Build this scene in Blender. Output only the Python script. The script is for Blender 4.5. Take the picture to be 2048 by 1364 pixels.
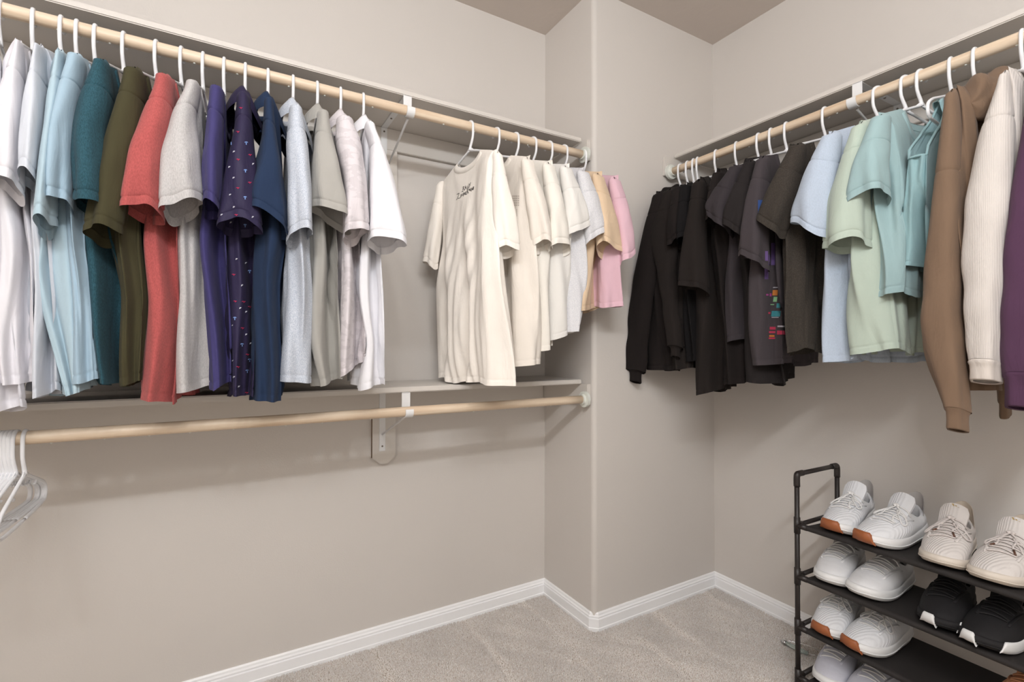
import bpy, math, random
import numpy as np
from mathutils import Matrix, Vector

sc = bpy.context.scene
for o in list(bpy.data.objects):
    bpy.data.objects.remove(o)
COL = sc.collection
PI = math.pi

# ------------------------------------------------------------------ camera
F, CY, YAW, PIT, ROL = 982.8642, 674.9956, .5303, .0142, .0023
CAM = np.array([0, -2.0054, 1.2063])
X1, XC, D, H = 1.3632, 2.1457, .3707, 2.743      # pillar side, right wall, pillar depth, ceiling
XL, YB = -1.15, -3.15                            # left wall, wall behind the camera
FW = np.array([math.sin(YAW) * math.cos(PIT), math.cos(YAW) * math.cos(PIT), math.sin(PIT)])
_r = np.array([math.cos(YAW), -math.sin(YAW), 0.])
_u = np.cross(_r, FW)
RT = math.cos(ROL) * _r + math.sin(ROL) * _u
UP = -math.sin(ROL) * _r + math.cos(ROL) * _u
cd = bpy.data.cameras.new('camera')
cam = bpy.data.objects.new('camera', cd)
COL.objects.link(cam)
cd.sensor_fit = 'HORIZONTAL'
cd.sensor_width = 36
cd.lens = 36 * F / 2048
cd.shift_y = (CY - 682) / 2048
cd.clip_start = .02
M = np.eye(4)
M[:3, 0], M[:3, 1], M[:3, 2], M[:3, 3] = RT, UP, -FW, CAM
cam.matrix_world = Matrix(M.tolist())
sc.camera = cam

# ------------------------------------------------------------------ light
w = bpy.data.worlds.new('world')
sc.world = w
w.use_nodes = True
w.node_tree.nodes['Background'].inputs[0].default_value = (1, .93, .85, 1)
w.node_tree.nodes['Background'].inputs[1].default_value = .7  # added warm fill, enters by the opening behind the camera to lift low areas


def lamp(name, loc, radius, power, col):
    l = bpy.data.lights.new(name, 'POINT')
    l.shadow_soft_size = radius
    l.energy = power
    l.color = col
    o = bpy.data.objects.new(name, l)
    COL.objects.link(o)
    o.location = loc
    return o


# a long ceiling fixture across the closet, behind the camera
for k in range(6):
    lamp('ceiling_lamp', (-.85 + .25 * k, -2.4, 2.42), .05, 86 / 6, (.93, .965, 1))
vs = sc.view_settings
vs.view_transform = 'Standard'
vs.look = 'None'
vs.gamma = 1
vs.use_curve_mapping = False
vs.exposure = .26


# ------------------------------------------------------------------ helpers
def ray(x, y):
    return FW + RT * (x - 1024) / F + UP * (CY - y) / F


def hit(x, y, ax, v):
    R = ray(x, y)
    return CAM + R * ((v - CAM[ax]) / R[ax])


def lin(c):
    return tuple(((v / 255) / 12.92 if v / 255 <= .04045 else ((v / 255 + .055) / 1.055) ** 2.4) for v in c)


def mesh_obj(name, verts, faces, mat, parent=None, smooth=True):
    me = bpy.data.meshes.new(name)
    v = np.asarray(verts, dtype=np.float32).reshape(-1, 3)
    if isinstance(faces, np.ndarray):
        n, k = faces.shape
        me.vertices.add(len(v))
        me.vertices.foreach_set('co', v.ravel())
        me.loops.add(n * k)
        me.loops.foreach_set('vertex_index', faces.astype(np.int32).ravel())
        me.polygons.add(n)
        me.polygons.foreach_set('loop_start', np.arange(0, n * k, k, dtype=np.int32))
        me.update(calc_edges=True)
        me.validate()
    else:
        me.from_pydata([tuple(map(float, p)) for p in v], [], [tuple(map(int, f)) for f in faces])
        me.update()
    if smooth:
        me.polygons.foreach_set('use_smooth', [True] * len(me.polygons))
    me.materials.append(mat)
    o = bpy.data.objects.new(name, me)
    COL.objects.link(o)
    if parent:
        o.parent = parent
    return o


class MB:
    """collects shapes of one mesh"""

    def __init__(self):
        self.v, self.f = [], []

    def add(self, v, f):
        b = len(self.v)
        self.v += [tuple(map(float, p)) for p in v]
        self.f += [tuple(int(i) + b for i in q) for q in f]
        return self

    def box(self, x0, x1, y0, y1, z0, z1):
        v = [(x, y, z) for x in (x0, x1) for y in (y0, y1) for z in (z0, z1)]
        return self.add(v, [(0, 1, 3, 2), (4, 6, 7, 5), (0, 4, 5, 1), (2, 3, 7, 6), (0, 2, 6, 4), (1, 5, 7, 3)])

    def tube(self, pts, r, n=10, closed=False, cap=True, flat=None):
        P = np.array(pts, float)
        m = len(P)
        R = np.broadcast_to(np.asarray(r, float), (m,))
        T = np.gradient(P, axis=0) if not closed else np.roll(P, -1, 0) - np.roll(P, 1, 0)
        T /= np.linalg.norm(T, axis=1)[:, None] + 1e-12
        a = np.array([0, 0, 1.]) if abs(T[0][2]) < .9 else np.array([1., 0, 0])
        N = np.cross(T[0], a)
        N /= np.linalg.norm(N)
        V = []
        for i in range(m):
            N = N - T[i] * (N @ T[i])
            N /= np.linalg.norm(N)
            B = np.cross(T[i], N)
            for k in range(n):
                t = 2 * PI * k / n
                s2 = 1 if flat is None else flat
                V.append(P[i] + R[i] * (math.cos(t) * N + s2 * math.sin(t) * B))
        f = []
        for i in range(m if closed else m - 1):
            j = (i + 1) % m
            for k in range(n):
                k2 = (k + 1) % n
                f.append((i * n + k, i * n + k2, j * n + k2, j * n + k))
        if cap and not closed:
            f.append(tuple(range(n))[::-1])
            f.append(tuple((m - 1) * n + k for k in range(n)))
        return self.add(V, f)

    def prism(self, poly, a, b, ax):
        """polygon in the two other axes, extruded along ax from a to b"""
        n = len(poly)

        def p(q, t):
            return {0: (t, q[0], q[1]), 1: (q[0], t, q[1]), 2: (q[0], q[1], t)}[ax]
        v = [p(q, a) for q in poly] + [p(q, b) for q in poly]
        f = [(i, (i + 1) % n, n + (i + 1) % n, n + i) for i in range(n)]
        f += [tuple(range(n))[::-1], tuple(range(n, 2 * n))]
        return self.add(v, f)

    def build(self, name, mat, parent=None, smooth=False, bevel=0):
        o = mesh_obj(name, self.v, self.f, mat, parent, smooth)
        import bmesh
        bm = bmesh.new()
        bm.from_mesh(o.data)
        bmesh.ops.recalc_face_normals(bm, faces=bm.faces)
        if bevel:
            bmesh.ops.bevel(bm, geom=[e for e in bm.edges if len(e.link_faces) == 2 and e.calc_face_angle(0) > .6],
                            offset=bevel, segments=2, affect='EDGES')
        bm.to_mesh(o.data)
        bm.free()
        return o


def autosmooth(o, ang=.6):
    import bmesh
    bm = bmesh.new()
    bm.from_mesh(o.data)
    for f in bm.faces:
        f.smooth = True
    for e in bm.edges:
        e.smooth = len(e.link_faces) == 2 and e.calc_face_angle(0) < ang
    bm.to_mesh(o.data)
    bm.free()


def empty(name, loc=(0, 0, 0), rz=0.):
    o = bpy.data.objects.new(name, None)
    o.empty_display_size = .05
    COL.objects.link(o)
    o.location = loc
    o.rotation_euler = (0, 0, rz)
    return o


def tag(o, label, cat, group=None):
    o['label'] = label
    o['category'] = cat
    if group:
        o['group'] = group
    return o


def struct(o):
    o['kind'] = 'structure'
    return o


def smoothpath(pts, n=6):
    """Catmull-Rom"""
    P = np.array(pts, float)
    Q = np.vstack([2 * P[0] - P[1], P, 2 * P[-1] - P[-2]])
    out = []
    for i in range(1, len(Q) - 2):
        for k in range(n):
            t = k / n
            out.append(.5 * ((2 * Q[i]) + (-Q[i - 1] + Q[i + 1]) * t + (2 * Q[i - 1] - 5 * Q[i] + 4 * Q[i + 1] - Q[i + 2]) * t * t
                             + (-Q[i - 1] + 3 * Q[i] - 3 * Q[i + 1] + Q[i + 2]) * t ** 3))
    out.append(P[-1])
    return np.array(out)


def sstep(a, b, x):
    t = np.clip((x - a) / (b - a), 0, 1)
    return t * t * (3 - 2 * t)


# ------------------------------------------------------------------ materials
def newmat(name):
    m = bpy.data.materials.new(name)
    m.use_nodes = True
    nt = m.node_tree
    return m, nt, nt.nodes['Principled BSDF']


def node(nt, t, **kw):
    n = nt.nodes.new(t)
    for k, v in kw.items():
        if k.startswith('_'):
            setattr(n, k[1:], v)
        else:
            n.inputs[k].default_value = v
    return n


def coords(nt, scale=(1, 1, 1), kind='Object'):
    tc = node(nt, 'ShaderNodeTexCoord')
    mp = node(nt, 'ShaderNodeMapping')
    mp.inputs['Scale'].default_value = scale
    nt.links.new(tc.outputs[kind], mp.inputs[0])
    return mp.outputs[0]


def bump(nt, b, height, strength, dist, prev=None):
    n = node(nt, 'ShaderNodeBump', Strength=strength, Distance=dist)
    nt.links.new(height, n.inputs['Height'])
    if prev:
        nt.links.new(prev.outputs[0], n.inputs['Normal'])
    nt.links.new(n.outputs[0], b.inputs['Normal'])
    return n


def plain(name, rgb, rough=.5, metal=0., spec=.5):
    m, nt, b = newmat(name)
    b.inputs['Base Color'].default_value = (*lin(rgb), 1)
    b.inputs['Roughness'].default_value = rough
    b.inputs['Metallic'].default_value = metal
    b.inputs['Specular IOR Level'].default_value = spec
    return m


def painted(name, rgb, rough, scale, strength, detail=3, var=.02):
    m, nt, b = newmat(name)
    co = coords(nt)
    n1 = node(nt, 'ShaderNodeTexNoise', Scale=scale, Detail=detail, Roughness=.55)
    nt.links.new(co, n1.inputs[0])
    n2 = node(nt, 'ShaderNodeTexNoise', Scale=3., Detail=2.)
    nt.links.new(co, n2.inputs[0])
    mx = node(nt, 'ShaderNodeMix', _data_type='RGBA')
    c = lin(rgb)
    mx.inputs['A'].default_value = (*[v * (1 - var) for v in c], 1)
    mx.inputs['B'].default_value = (*[v * (1 + var) for v in c], 1)
    nt.links.new(n2.outputs[0], mx.inputs[0])
    nt.links.new(mx.outputs['Result'], b.inputs['Base Color'])
    b.inputs['Roughness'].default_value = rough
    b.inputs['Specular IOR Level'].default_value = .35
    bump(nt, b, n1.outputs[0], strength, .003)
    return m


def wood(name, axis):
    m, nt, b = newmat(name)
    scale = [55, 55, 55]
    scale[axis] = 2.2
    co = coords(nt, scale)
    n1 = node(nt, 'ShaderNodeTexNoise', Scale=1., Detail=5., Roughness=.6, Distortion=.4)
    nt.links.new(co, n1.inputs[0])
    r = node(nt, 'ShaderNodeValToRGB')
    e = r.color_ramp.elements
    e[0].position, e[0].color = .28, (*lin((206, 178, 148)), 1)
    e[1].position, e[1].color = .62, (*lin((233, 214, 190)), 1)
    k = r.color_ramp.elements.new(.2)
    k.color = (*lin((166, 126, 96)), 1)
    nt.links.new(n1.outputs[0], r.inputs[0])
    nt.links.new(r.outputs[0], b.inputs['Base Color'])
    b.inputs['Roughness'].default_value = .42
    bump(nt, b, n1.outputs[0], .15, .001)
    return m


FAB = {}


def fabric(key, rgb, heather=0., rough=.92, wrinkle=.45, rib=0., alt=None, fleck=None, sheen=.15, blotch=None):
    """cloth: weave grain, soft creases; heather = mottled yarn; alt = second yarn colour; fleck = sparse bright yarn"""
    if key in FAB:
        return FAB[key]
    m, nt, b = newmat('cloth_' + key)
    c = np.array(lin(rgb))
    co = coords(nt)
    if heather or alt:
        st = coords(nt, (1, 1, .35) if heather < .5 else (1, 1, 1))
        n1 = node(nt, 'ShaderNodeTexNoise', Scale=520. if not alt else 900., Detail=3., Roughness=.7)
        nt.links.new(st, n1.inputs[0])
        r = node(nt, 'ShaderNodeValToRGB')
        e = r.color_ramp.elements
        c2 = np.array(lin(alt)) if alt else c * (1 + heather)
        e[0].position, e[0].color = .36, (*(c * (1 - heather)), 1)
        e[1].position, e[1].color = .62, (*np.clip(c2, 0, 1), 1)
        nt.links.new(n1.outputs[0], r.inputs[0])
        col = r.outputs[0]
    else:
        n1 = node(nt, 'ShaderNodeTexNoise', Scale=9., Detail=3.)
        nt.links.new(co, n1.inputs[0])
        mx = node(nt, 'ShaderNodeMix', _data_type='RGBA')
        mx.inputs['A'].default_value = (*(c * .94), 1)
        mx.inputs['B'].default_value = (*np.clip(c * 1.06, 0, 1), 1)
        nt.links.new(n1.outputs[0], mx.inputs[0])
        col = mx.outputs['Result']
    if fleck:
        v = node(nt, 'ShaderNodeTexNoise', Scale=700., Detail=1.)
        nt.links.new(co, v.inputs[0])
        r2 = node(nt, 'ShaderNodeValToRGB')
        r2.color_ramp.elements[0].position = .66
        r2.color_ramp.elements[1].position = .72
        nt.links.new(v.outputs[0], r2.inputs[0])
        mx2 = node(nt, 'ShaderNodeMix', _data_type='RGBA')
        mx2.inputs['B'].default_value = (*lin(fleck), 1)
        nt.links.new(r2.outputs[0], mx2.inputs[0])
        nt.links.new(col, mx2.inputs['A'])
        col = mx2.outputs['Result']
    if blotch:
        nb = node(nt, 'ShaderNodeTexNoise', Scale=26., Detail=2.)
        nt.links.new(coords(nt, (1, 1, 2.2)), nb.inputs[0])
        r3 = node(nt, 'ShaderNodeValToRGB')
        r3.color_ramp.interpolation = 'CONSTANT'
        r3.color_ramp.elements[1].position = .52
        nt.links.new(nb.outputs[0], r3.inputs[0])
        mx3 = node(nt, 'ShaderNodeMix', _data_type='RGBA')
        mx3.inputs['B'].default_value = (*lin(blotch), 1)
        nt.links.new(r3.outputs[0], mx3.inputs[0])
        nt.links.new(col, mx3.inputs['A'])
        col = mx3.outputs['Result']
    nt.links.new(col, b.inputs['Base Color'])
    b.inputs['Roughness'].default_value = rough
    b.inputs['Specular IOR Level'].default_value = .2
    b.inputs['Sheen Weight'].default_value = sheen * min(1, float(c.mean()) * 4)
    b.inputs['Sheen Roughness'].default_value = .6
    # creases
    wr = coords(nt, (1, 1, .4))
    nw = node(nt, 'ShaderNodeTexNoise', Scale=16., Detail=4., Roughness=.55, Distortion=.6)
    nt.links.new(wr, nw.inputs[0])
    p = bump(nt, b, nw.outputs[0], wrinkle, .012)
    ng = node(nt, 'ShaderNodeTexNoise', Scale=900., Detail=2.)
    nt.links.new(co, ng.inputs[0])
    p = bump(nt, b, ng.outputs[0], .25, .0006, p)
    if rib:
        wv = node(nt, 'ShaderNodeTexWave', Scale=rib, Distortion=.15)
        wv.bands_direction = 'Y'
        nt.links.new(co, wv.inputs[0])
        bump(nt, b, wv.outputs[1], .35, .001, p)
    FAB[key] = m
    return m


M_wall = painted('wall_paint', (214, 208, 202), .55, 190., .12)
M_ceil = painted('ceiling_paint', (208, 198, 190), .8, 22., .5, 4)
M_trim = plain('trim_white', (250, 250, 251), .35)
M_shelf = painted('shelf_paint', (214, 208, 201), .4, 120., .05)
M_plastic = plain('hanger_plastic', (238, 238, 240), .32)
M_socket = plain('socket_plastic', (226, 228, 220), .4)
M_bracket = plain('bracket_enamel', (232, 232, 232), .35)
M_screw = plain('screw_steel', (120, 112, 105), .4, .8)
M_rodx = wood('wood_rod_x', 0)
M_rody = wood('wood_rod_y', 1)

# ------------------------------------------------------------------ room
T = .1
struct(MB().box(XL - T, XC + T, YB - T, T, -.12, -.012).build('floor', painted('carpet_backing', (176, 162, 146), .95, 300., .5)))
struct(MB().box(XL - T, XC + T, YB - T, T, H, H + T).build('ceiling', M_ceil))
struct(MB().box(XL - T, X1, 0, T, -.02, H).build('wall_back', M_wall))
struct(MB().box(XC, XC + T, YB - T, T, -.02, H).build('wall_right', M_wall))
struct(MB().box(XL - T, XL, YB - T, 0, -.02, H).build('wall_left', M_wall))
# unseen wall behind the camera; its wide opening is added to cut bounce light
fw = MB().box(XL, -.75, YB - T, YB, -.02, H).box(1.75, XC, YB - T, YB, -.02, H).box(-.75, 1.75, YB - T, YB, 2.1, H)
struct(fw.build('wall_front', M_wall))
RB = .021                                          # bullnose corner of the pillar
arc = [(X1 + RB - RB * math.cos(a), -D + RB - RB * math.sin(a)) for a in np.linspace(0, PI / 2, 12)]
pil = MB().prism([(X1, T)] + arc + [(XC, -D), (XC, T)], -.02, H, 2).build('wall_pillar', M_wall)
autosmooth(pil)
struct(pil)

# baseboards: one profile swept round the room, one piece for each run
prof = [(0, -.012), (.016, -.012), (.016, .004), (.0135, .0065), (.0135, .041), (.0085, .0435), (.0085, .0455), (.0115, .0475), (.0115, .051), (.0065, .055), (.006, .062), (.003, .0665), (0, .0665)]
path = [(XL, YB), (XL, 0), (X1, 0), (X1, -D + .022), (X1 + .022, -D), (XC, -D), (XC, YB)]
names = ['left', 'back', 'pillar_side', 'pillar_corner', 'pillar_front', 'right', 'front']
P2 = np.array(path)
n = len(P2)
rings = []
for i in range(n):
    a, b, c = P2[i - 1], P2[i], P2[(i + 1) % n]
    d1, d2 = (b - a) / np.linalg.norm(b - a), (c - b) / np.linalg.norm(c - b)
    n1, n2 = np.array([d1[1], -d1[0]]), np.array([d2[1], -d2[0]])
    m = (n1 + n2) / (1 + n1 @ n2)
    rings.append([(*(b + m * q[0]), q[1]) for q in prof])
for i in range(n):
    r1, r2, k = rings[i], rings[(i + 1) % n], len(prof)
    mb = MB().add(r1 + r2, [(j, (j + 1) % k, k + (j + 1) % k, k + j) for j in range(k)] + [tuple(range(k)), tuple(range(2 * k - 1, k - 1, -1))])
    struct(mb.build('baseboard_' + names[i], M_trim))

# carpet pile: tufts too many to count
rng = np.random.default_rng(4)


def carpet():
    m, nt, b = newmat('carpet_pile')
    co = coords(nt)
    n1 = node(nt, 'ShaderNodeTexNoise', Scale=260., Detail=2., Roughness=.7)
    nt.links.new(co, n1.inputs[0])
    r = node(nt, 'ShaderNodeValToRGB')
    e = r.color_ramp.elements
    e[0].position, e[0].color = .33, (*lin((205, 187, 172)), 1)
    e[1].position, e[1].color = .66, (*lin((255, 253, 250)), 1)
    nt.links.new(n1.outputs[0], r.inputs[0])
    nt.links.new(r.outputs[0], b.inputs['Base Color'])
    b.inputs['Roughness'].default_value = 1
    b.inputs['Specular IOR Level'].default_value = .05
    b.inputs['Sheen Weight'].default_value = .3
    sp = .0042
    gx, gy = np.meshgrid(np.arange(-.25, XC - .012, sp), np.arange(-1.55, -.012, sp))
    x, y = gx.ravel(), gy.ravel()
    keep = ~((x > X1 - .012) & (y > -D - .012))
    x, y = x[keep], y[keep]
    N = len(x)
    x = x + rng.uniform(-.5, .5, N) * sp
    y = y + rng.uniform(-.5, .5, N) * sp
    # the vacuum left strokes: the pile leans one way, then the other
    st = .25 + .22 * np.sin(x * 11 + y * 7) + .2 * np.sin(x * 23 - y * 15 + 2) + .18 * np.sin(x * 47 + y * 39)
    for px_, py_, wd in ((980, 1305, .014), (1080, 1240, .009), (1290, 1290, .012), (1470, 1325, .02), (1545, 1255, .016), (760, 1340, .012)):
        x0 = hit(px_, py_, 2, 0)[0]
        st = st - 1.5 * np.exp(-((x - x0 + .018 * np.sin(y * 6 + px_)) / wd) ** 2) * (.6 + .4 * np.sin(y * 9 + py_))
    lean = .003 * np.tanh(st * 1.6)
    h = .0065 + .0048 * rng.random(N) + .0022 * np.tanh(st * 1.6)
    V = np.zeros((N, 4, 3), np.float32)
    a0 = rng.random(N) * 2 * PI
    for k in range(3):
        V[:, k, 0] = x + .0031 * np.cos(a0 + k * 2 * PI / 3)
        V[:, k, 1] = y + .0031 * np.sin(a0 + k * 2 * PI / 3)
        V[:, k, 2] = -.013
    V[:, 3, 0] = x + lean + rng.normal(0, .0018, N)
    V[:, 3, 1] = y + lean + rng.normal(0, .0018, N)
    V[:, 3, 2] = -.012 + h
    b4 = np.arange(N)[:, None] * 4
    fc = np.concatenate([b4 + np.array([[0, 1, 3]]), b4 + np.array([[1, 2, 3]]), b4 + np.array([[2, 0, 3]])])
    o = mesh_obj('carpet_pile', V.reshape(-1, 3), fc, m)
    o['kind'] = 'stuff'
    tag(o, 'beige cut pile carpet with vacuum strokes covering the closet floor', 'carpet')


carpet()

# ------------------------------------------------------------------ shelves, cleats, rods, brackets
RODZ, RODY, RODX, LOWZ = 2.026, -.34, XC - .336, .972
RR = .0168


def shelf_unit(name, label, x0, x1, y0, y1, z):
    tag(MB().box(x0, x1, y0, y1, z, z + .019).build(name, M_shelf, bevel=.003), label, 'shelf')


shelf_unit('closet_shelf', 'long painted shelf above the left rod of tee shirts', XL, X1 - .02, -.314, 0, 2.092)
shelf_unit('closet_shelf', 'long painted shelf below the hanging shirts, above the lower rod', XL, X1 - .02, -.314, 0, 1.036)
shelf_unit('closet_shelf', 'painted shelf above the right rod of dark and green shirts', XC - .308, XC, YB, -D - .02, 2.092)


def cleat(label, x0, x1, y0, y1, z):
    tag(MB().box(x0, x1, y0, y1, z - .089, z).build('shelf_cleat', M_shelf, bevel=.002), label, 'cleat')


for z, w_ in ((2.092, 'upper left shelf'), (1.036, 'lower left shelf')):
    cleat('painted board on the back wall supporting the ' + w_, XL, X1 - .02, -.019, 0, z)
    cleat('painted end board on the pillar side carrying the rod under the ' + w_, X1 - .019, X1, -.352, 0, z)
cleat('painted board on the right wall supporting the right shelf', XC - .019, XC, YB, -D - .02, 2.092)
cleat('painted end board on the pillar front carrying the right rod', XC - .366, XC, -D - .019, -D, 2.092)


def rod(label, a, b, mat, up=2):
    r = empty('closet_rod', a)
    L = np.array(b) - np.array(a)
    ln = np.linalg.norm(L)
    d = L / ln
    MB().tube([d * t for t in np.linspace(0, ln, 24)], RR, 24).build('pole', mat, r, True)
    # round plastic socket at the visible end
    e = np.array(b) - np.array(a)
    so = MB().tube([e - d * .016, e - d * .005, e - d * .0045, e - d * .004, e + d * .009], [.0215, .0225, .027, .034, .034], 28).build('socket', M_socket, r, True)
    autosmooth(so)
    so['label'] = 'white plastic rod socket'
    # little clear bumps along the underside
    rr = random.Random(int(ln * 1000))
    p = max(ln - 2.0, .12)
    perp = np.array([-d[1], d[0], 0])
    while p < ln - .1:
        q = d * p + np.array([0, 0, -RR + .0005]) + perp * rr.uniform(-.004, .004)
        MB().tube([q + np.array([0, 0, .002]), q - np.array([0, 0, .001]), q - np.array([0, 0, .0028])], [.0035, .0033, .001], 8).build('bumper', M_socket, r, True)
        p += rr.uniform(.09, .16)
    tag(r, label, 'rod')
    return r


rod('upper wooden rod carrying the row of coloured tee shirts', (XL, RODY, RODZ), (X1 - .028, RODY, RODZ), M_rodx)
rod('lower wooden rod with only white empty hangers at its end', (XL, RODY, LOWZ), (X1 - .028, RODY, LOWZ), M_rodx)
rod('wooden rod on the right carrying black, green and brown clothes', (RODX, YB, RODZ - .006), (RODX, -D - .028, RODZ - .006), M_rody)


def bracket(label, loc, rz, zs, zr, strip, dr):
    """metal shelf-and-rod bracket: local x along the wall, y out of the wall, zs shelf underside, zr rod axis, dr rod distance from the wall"""
    r = empty('rod_bracket', loc, rz)
    y0 = .019
    MB().box(-.0125, .0125, y0, y0 + .003, zs - strip, zs).build('wall_strip', M_bracket, r, bevel=.001)
    MB().box(-.0125, .0125, y0, dr - .022, zs - .0032, zs - .0002).build('shelf_arm', M_bracket, r, bevel=.001)
    m = MB()
    m.box(-.015, .015, dr - .025, dr - .022, zr - .006, zs - .0005)
    # cradle under and in front of the rod
    R = RR + .0012
    a = np.radians(np.linspace(175, 385, 22))
    o = [(dr + R * math.cos(t), zr + R * math.sin(t)) for t in a]
    i = [(dr + (R + .003) * math.cos(t), zr + (R + .003) * math.sin(t)) for t in a]
    m.prism(o + i[::-1], -.014, .014, 0)
    m.build('rod_hook', M_bracket, r)
    MB().tube([(0, y0 + .004, zs - strip * .74), (0, dr - .03, zr - RR - .006), (0, dr - .02, zr - RR - .003)], .004, 10).build('brace', M_bracket, r, True)
    for z in (zs - .018, zs - strip + .02):
        MB().tube([(0, y0 + .0025, z), (0, y0 + .0042, z)], .0038, 10).build('screw', M_screw, r)
    MB().tube([(0, .12, zs - .003), (0, .12, zs - .0052)], .004, 10).build('screw', M_screw, r)
    tag(r, label, 'bracket')


def backer(label, x, zt, zb):
    w_, c = .0475, .026
    M_edge_shade = plain('edge_shade', (126, 104, 84), .8)  # brown tone paints the shadow outline onto the board's edges
    bo = tag(MB().prism([(x - w_, zt), (x - w_, zb + c), (x - w_ + c + .006, zb), (x + w_ - c - .006, zb), (x + w_, zb + c), (x + w_, zt)], -.019, 0, 1)
        .build('bracket_backer', M_shelf), label, 'board')
    bo.data.materials.append(M_edge_shade)
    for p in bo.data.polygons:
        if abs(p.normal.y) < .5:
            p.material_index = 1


BX = .5565
bracket('white metal bracket under the upper left shelf beside the last white shirt', (BX, 0, 0), PI, 2.092, RODZ, .268, -RODY)
bracket('white metal bracket holding the lower rod in mid span', (BX, 0, 0), PI, 1.036, LOWZ, .262, -RODY)
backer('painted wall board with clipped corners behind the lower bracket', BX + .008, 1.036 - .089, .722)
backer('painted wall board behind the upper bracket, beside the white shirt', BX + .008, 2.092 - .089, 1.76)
bracket('white metal bracket under the right shelf above the pale blue shirt', (XC, -1.175, 0), PI / 2, 2.092, RODZ - .006, .268, .336)

# ------------------------------------------------------------------ hangers
NECK = .088          # rod axis to the hanger's shoulder apex


def hanger_mesh():
    m = MB()
    zh = NECK - .0035
    hk = [(.0212 * math.cos(a), 0, zh + .0212 * math.sin(a)) for a in np.radians(np.linspace(212, 0, 20))]
    hk += [(.0213, 0, zh - .012), (.0213, 0, zh - .03), (.0195, 0, zh - .042), (.014, 0, zh - .055), (.007, 0, zh - .067), (.001, 0, zh - .08), (0, 0, zh - .0885)]
    m.tube(hk, [.0034] + [.0045] * (len(hk) - 5) + [.0046, .0048, .0052, .006], 10)
    hook = m
    for s in (1, -1):
        arm = smoothpath([(0, 0, -.002), (s * .03, 0, -.0115), (s * .06, 0, -.022), (s * .09, 0, -.0325), (s * .12, 0, -.043), (s * .145, 0, -.052), (s * .164, 0, -.0615), (s * .176, 0, -.07), (s * .182, 0, -.079), (s * .183, 0, -.089), (s * .18, 0, -.1), (s * .17, 0, -.108),
                          (s * .155, 0, -.1105), (s * .11, 0, -.1125), (s * .05, 0, -.1135), (0, 0, -.1135)], 3)
        m.tube(arm, .0043, 8)
        # strap notch
        m.tube(smoothpath([(s * .088, 0, -.03), (s * .089, 0, -.04), (s * .082, 0, -.046), (s * .076, 0, -.043)], 4), .0026, 8)
    # web under the hook
    m.prism([(-.028, -.008), (0, .012), (.028, -.008), (.018, -.013), (0, -.006), (-.018, -.013)], -.0016, .0016, 1)
    return m


_hm = hanger_mesh()
_hp = _hm.build('plastic_hanger', M_plastic, None, True)
HANGER = _hp.data
bpy.data.objects.remove(_hp)
HGROUP = {}


def add_hanger(O, rz, label, group):
    o = bpy.data.objects.new('plastic_hanger', HANGER)
    COL.objects.link(o)
    o.location = O
    o.rotation_euler = (0, 0, rz)
    tag(o, label, 'hanger', group)
    return o


# ------------------------------------------------------------------ garments
SLOPE = .355


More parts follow.
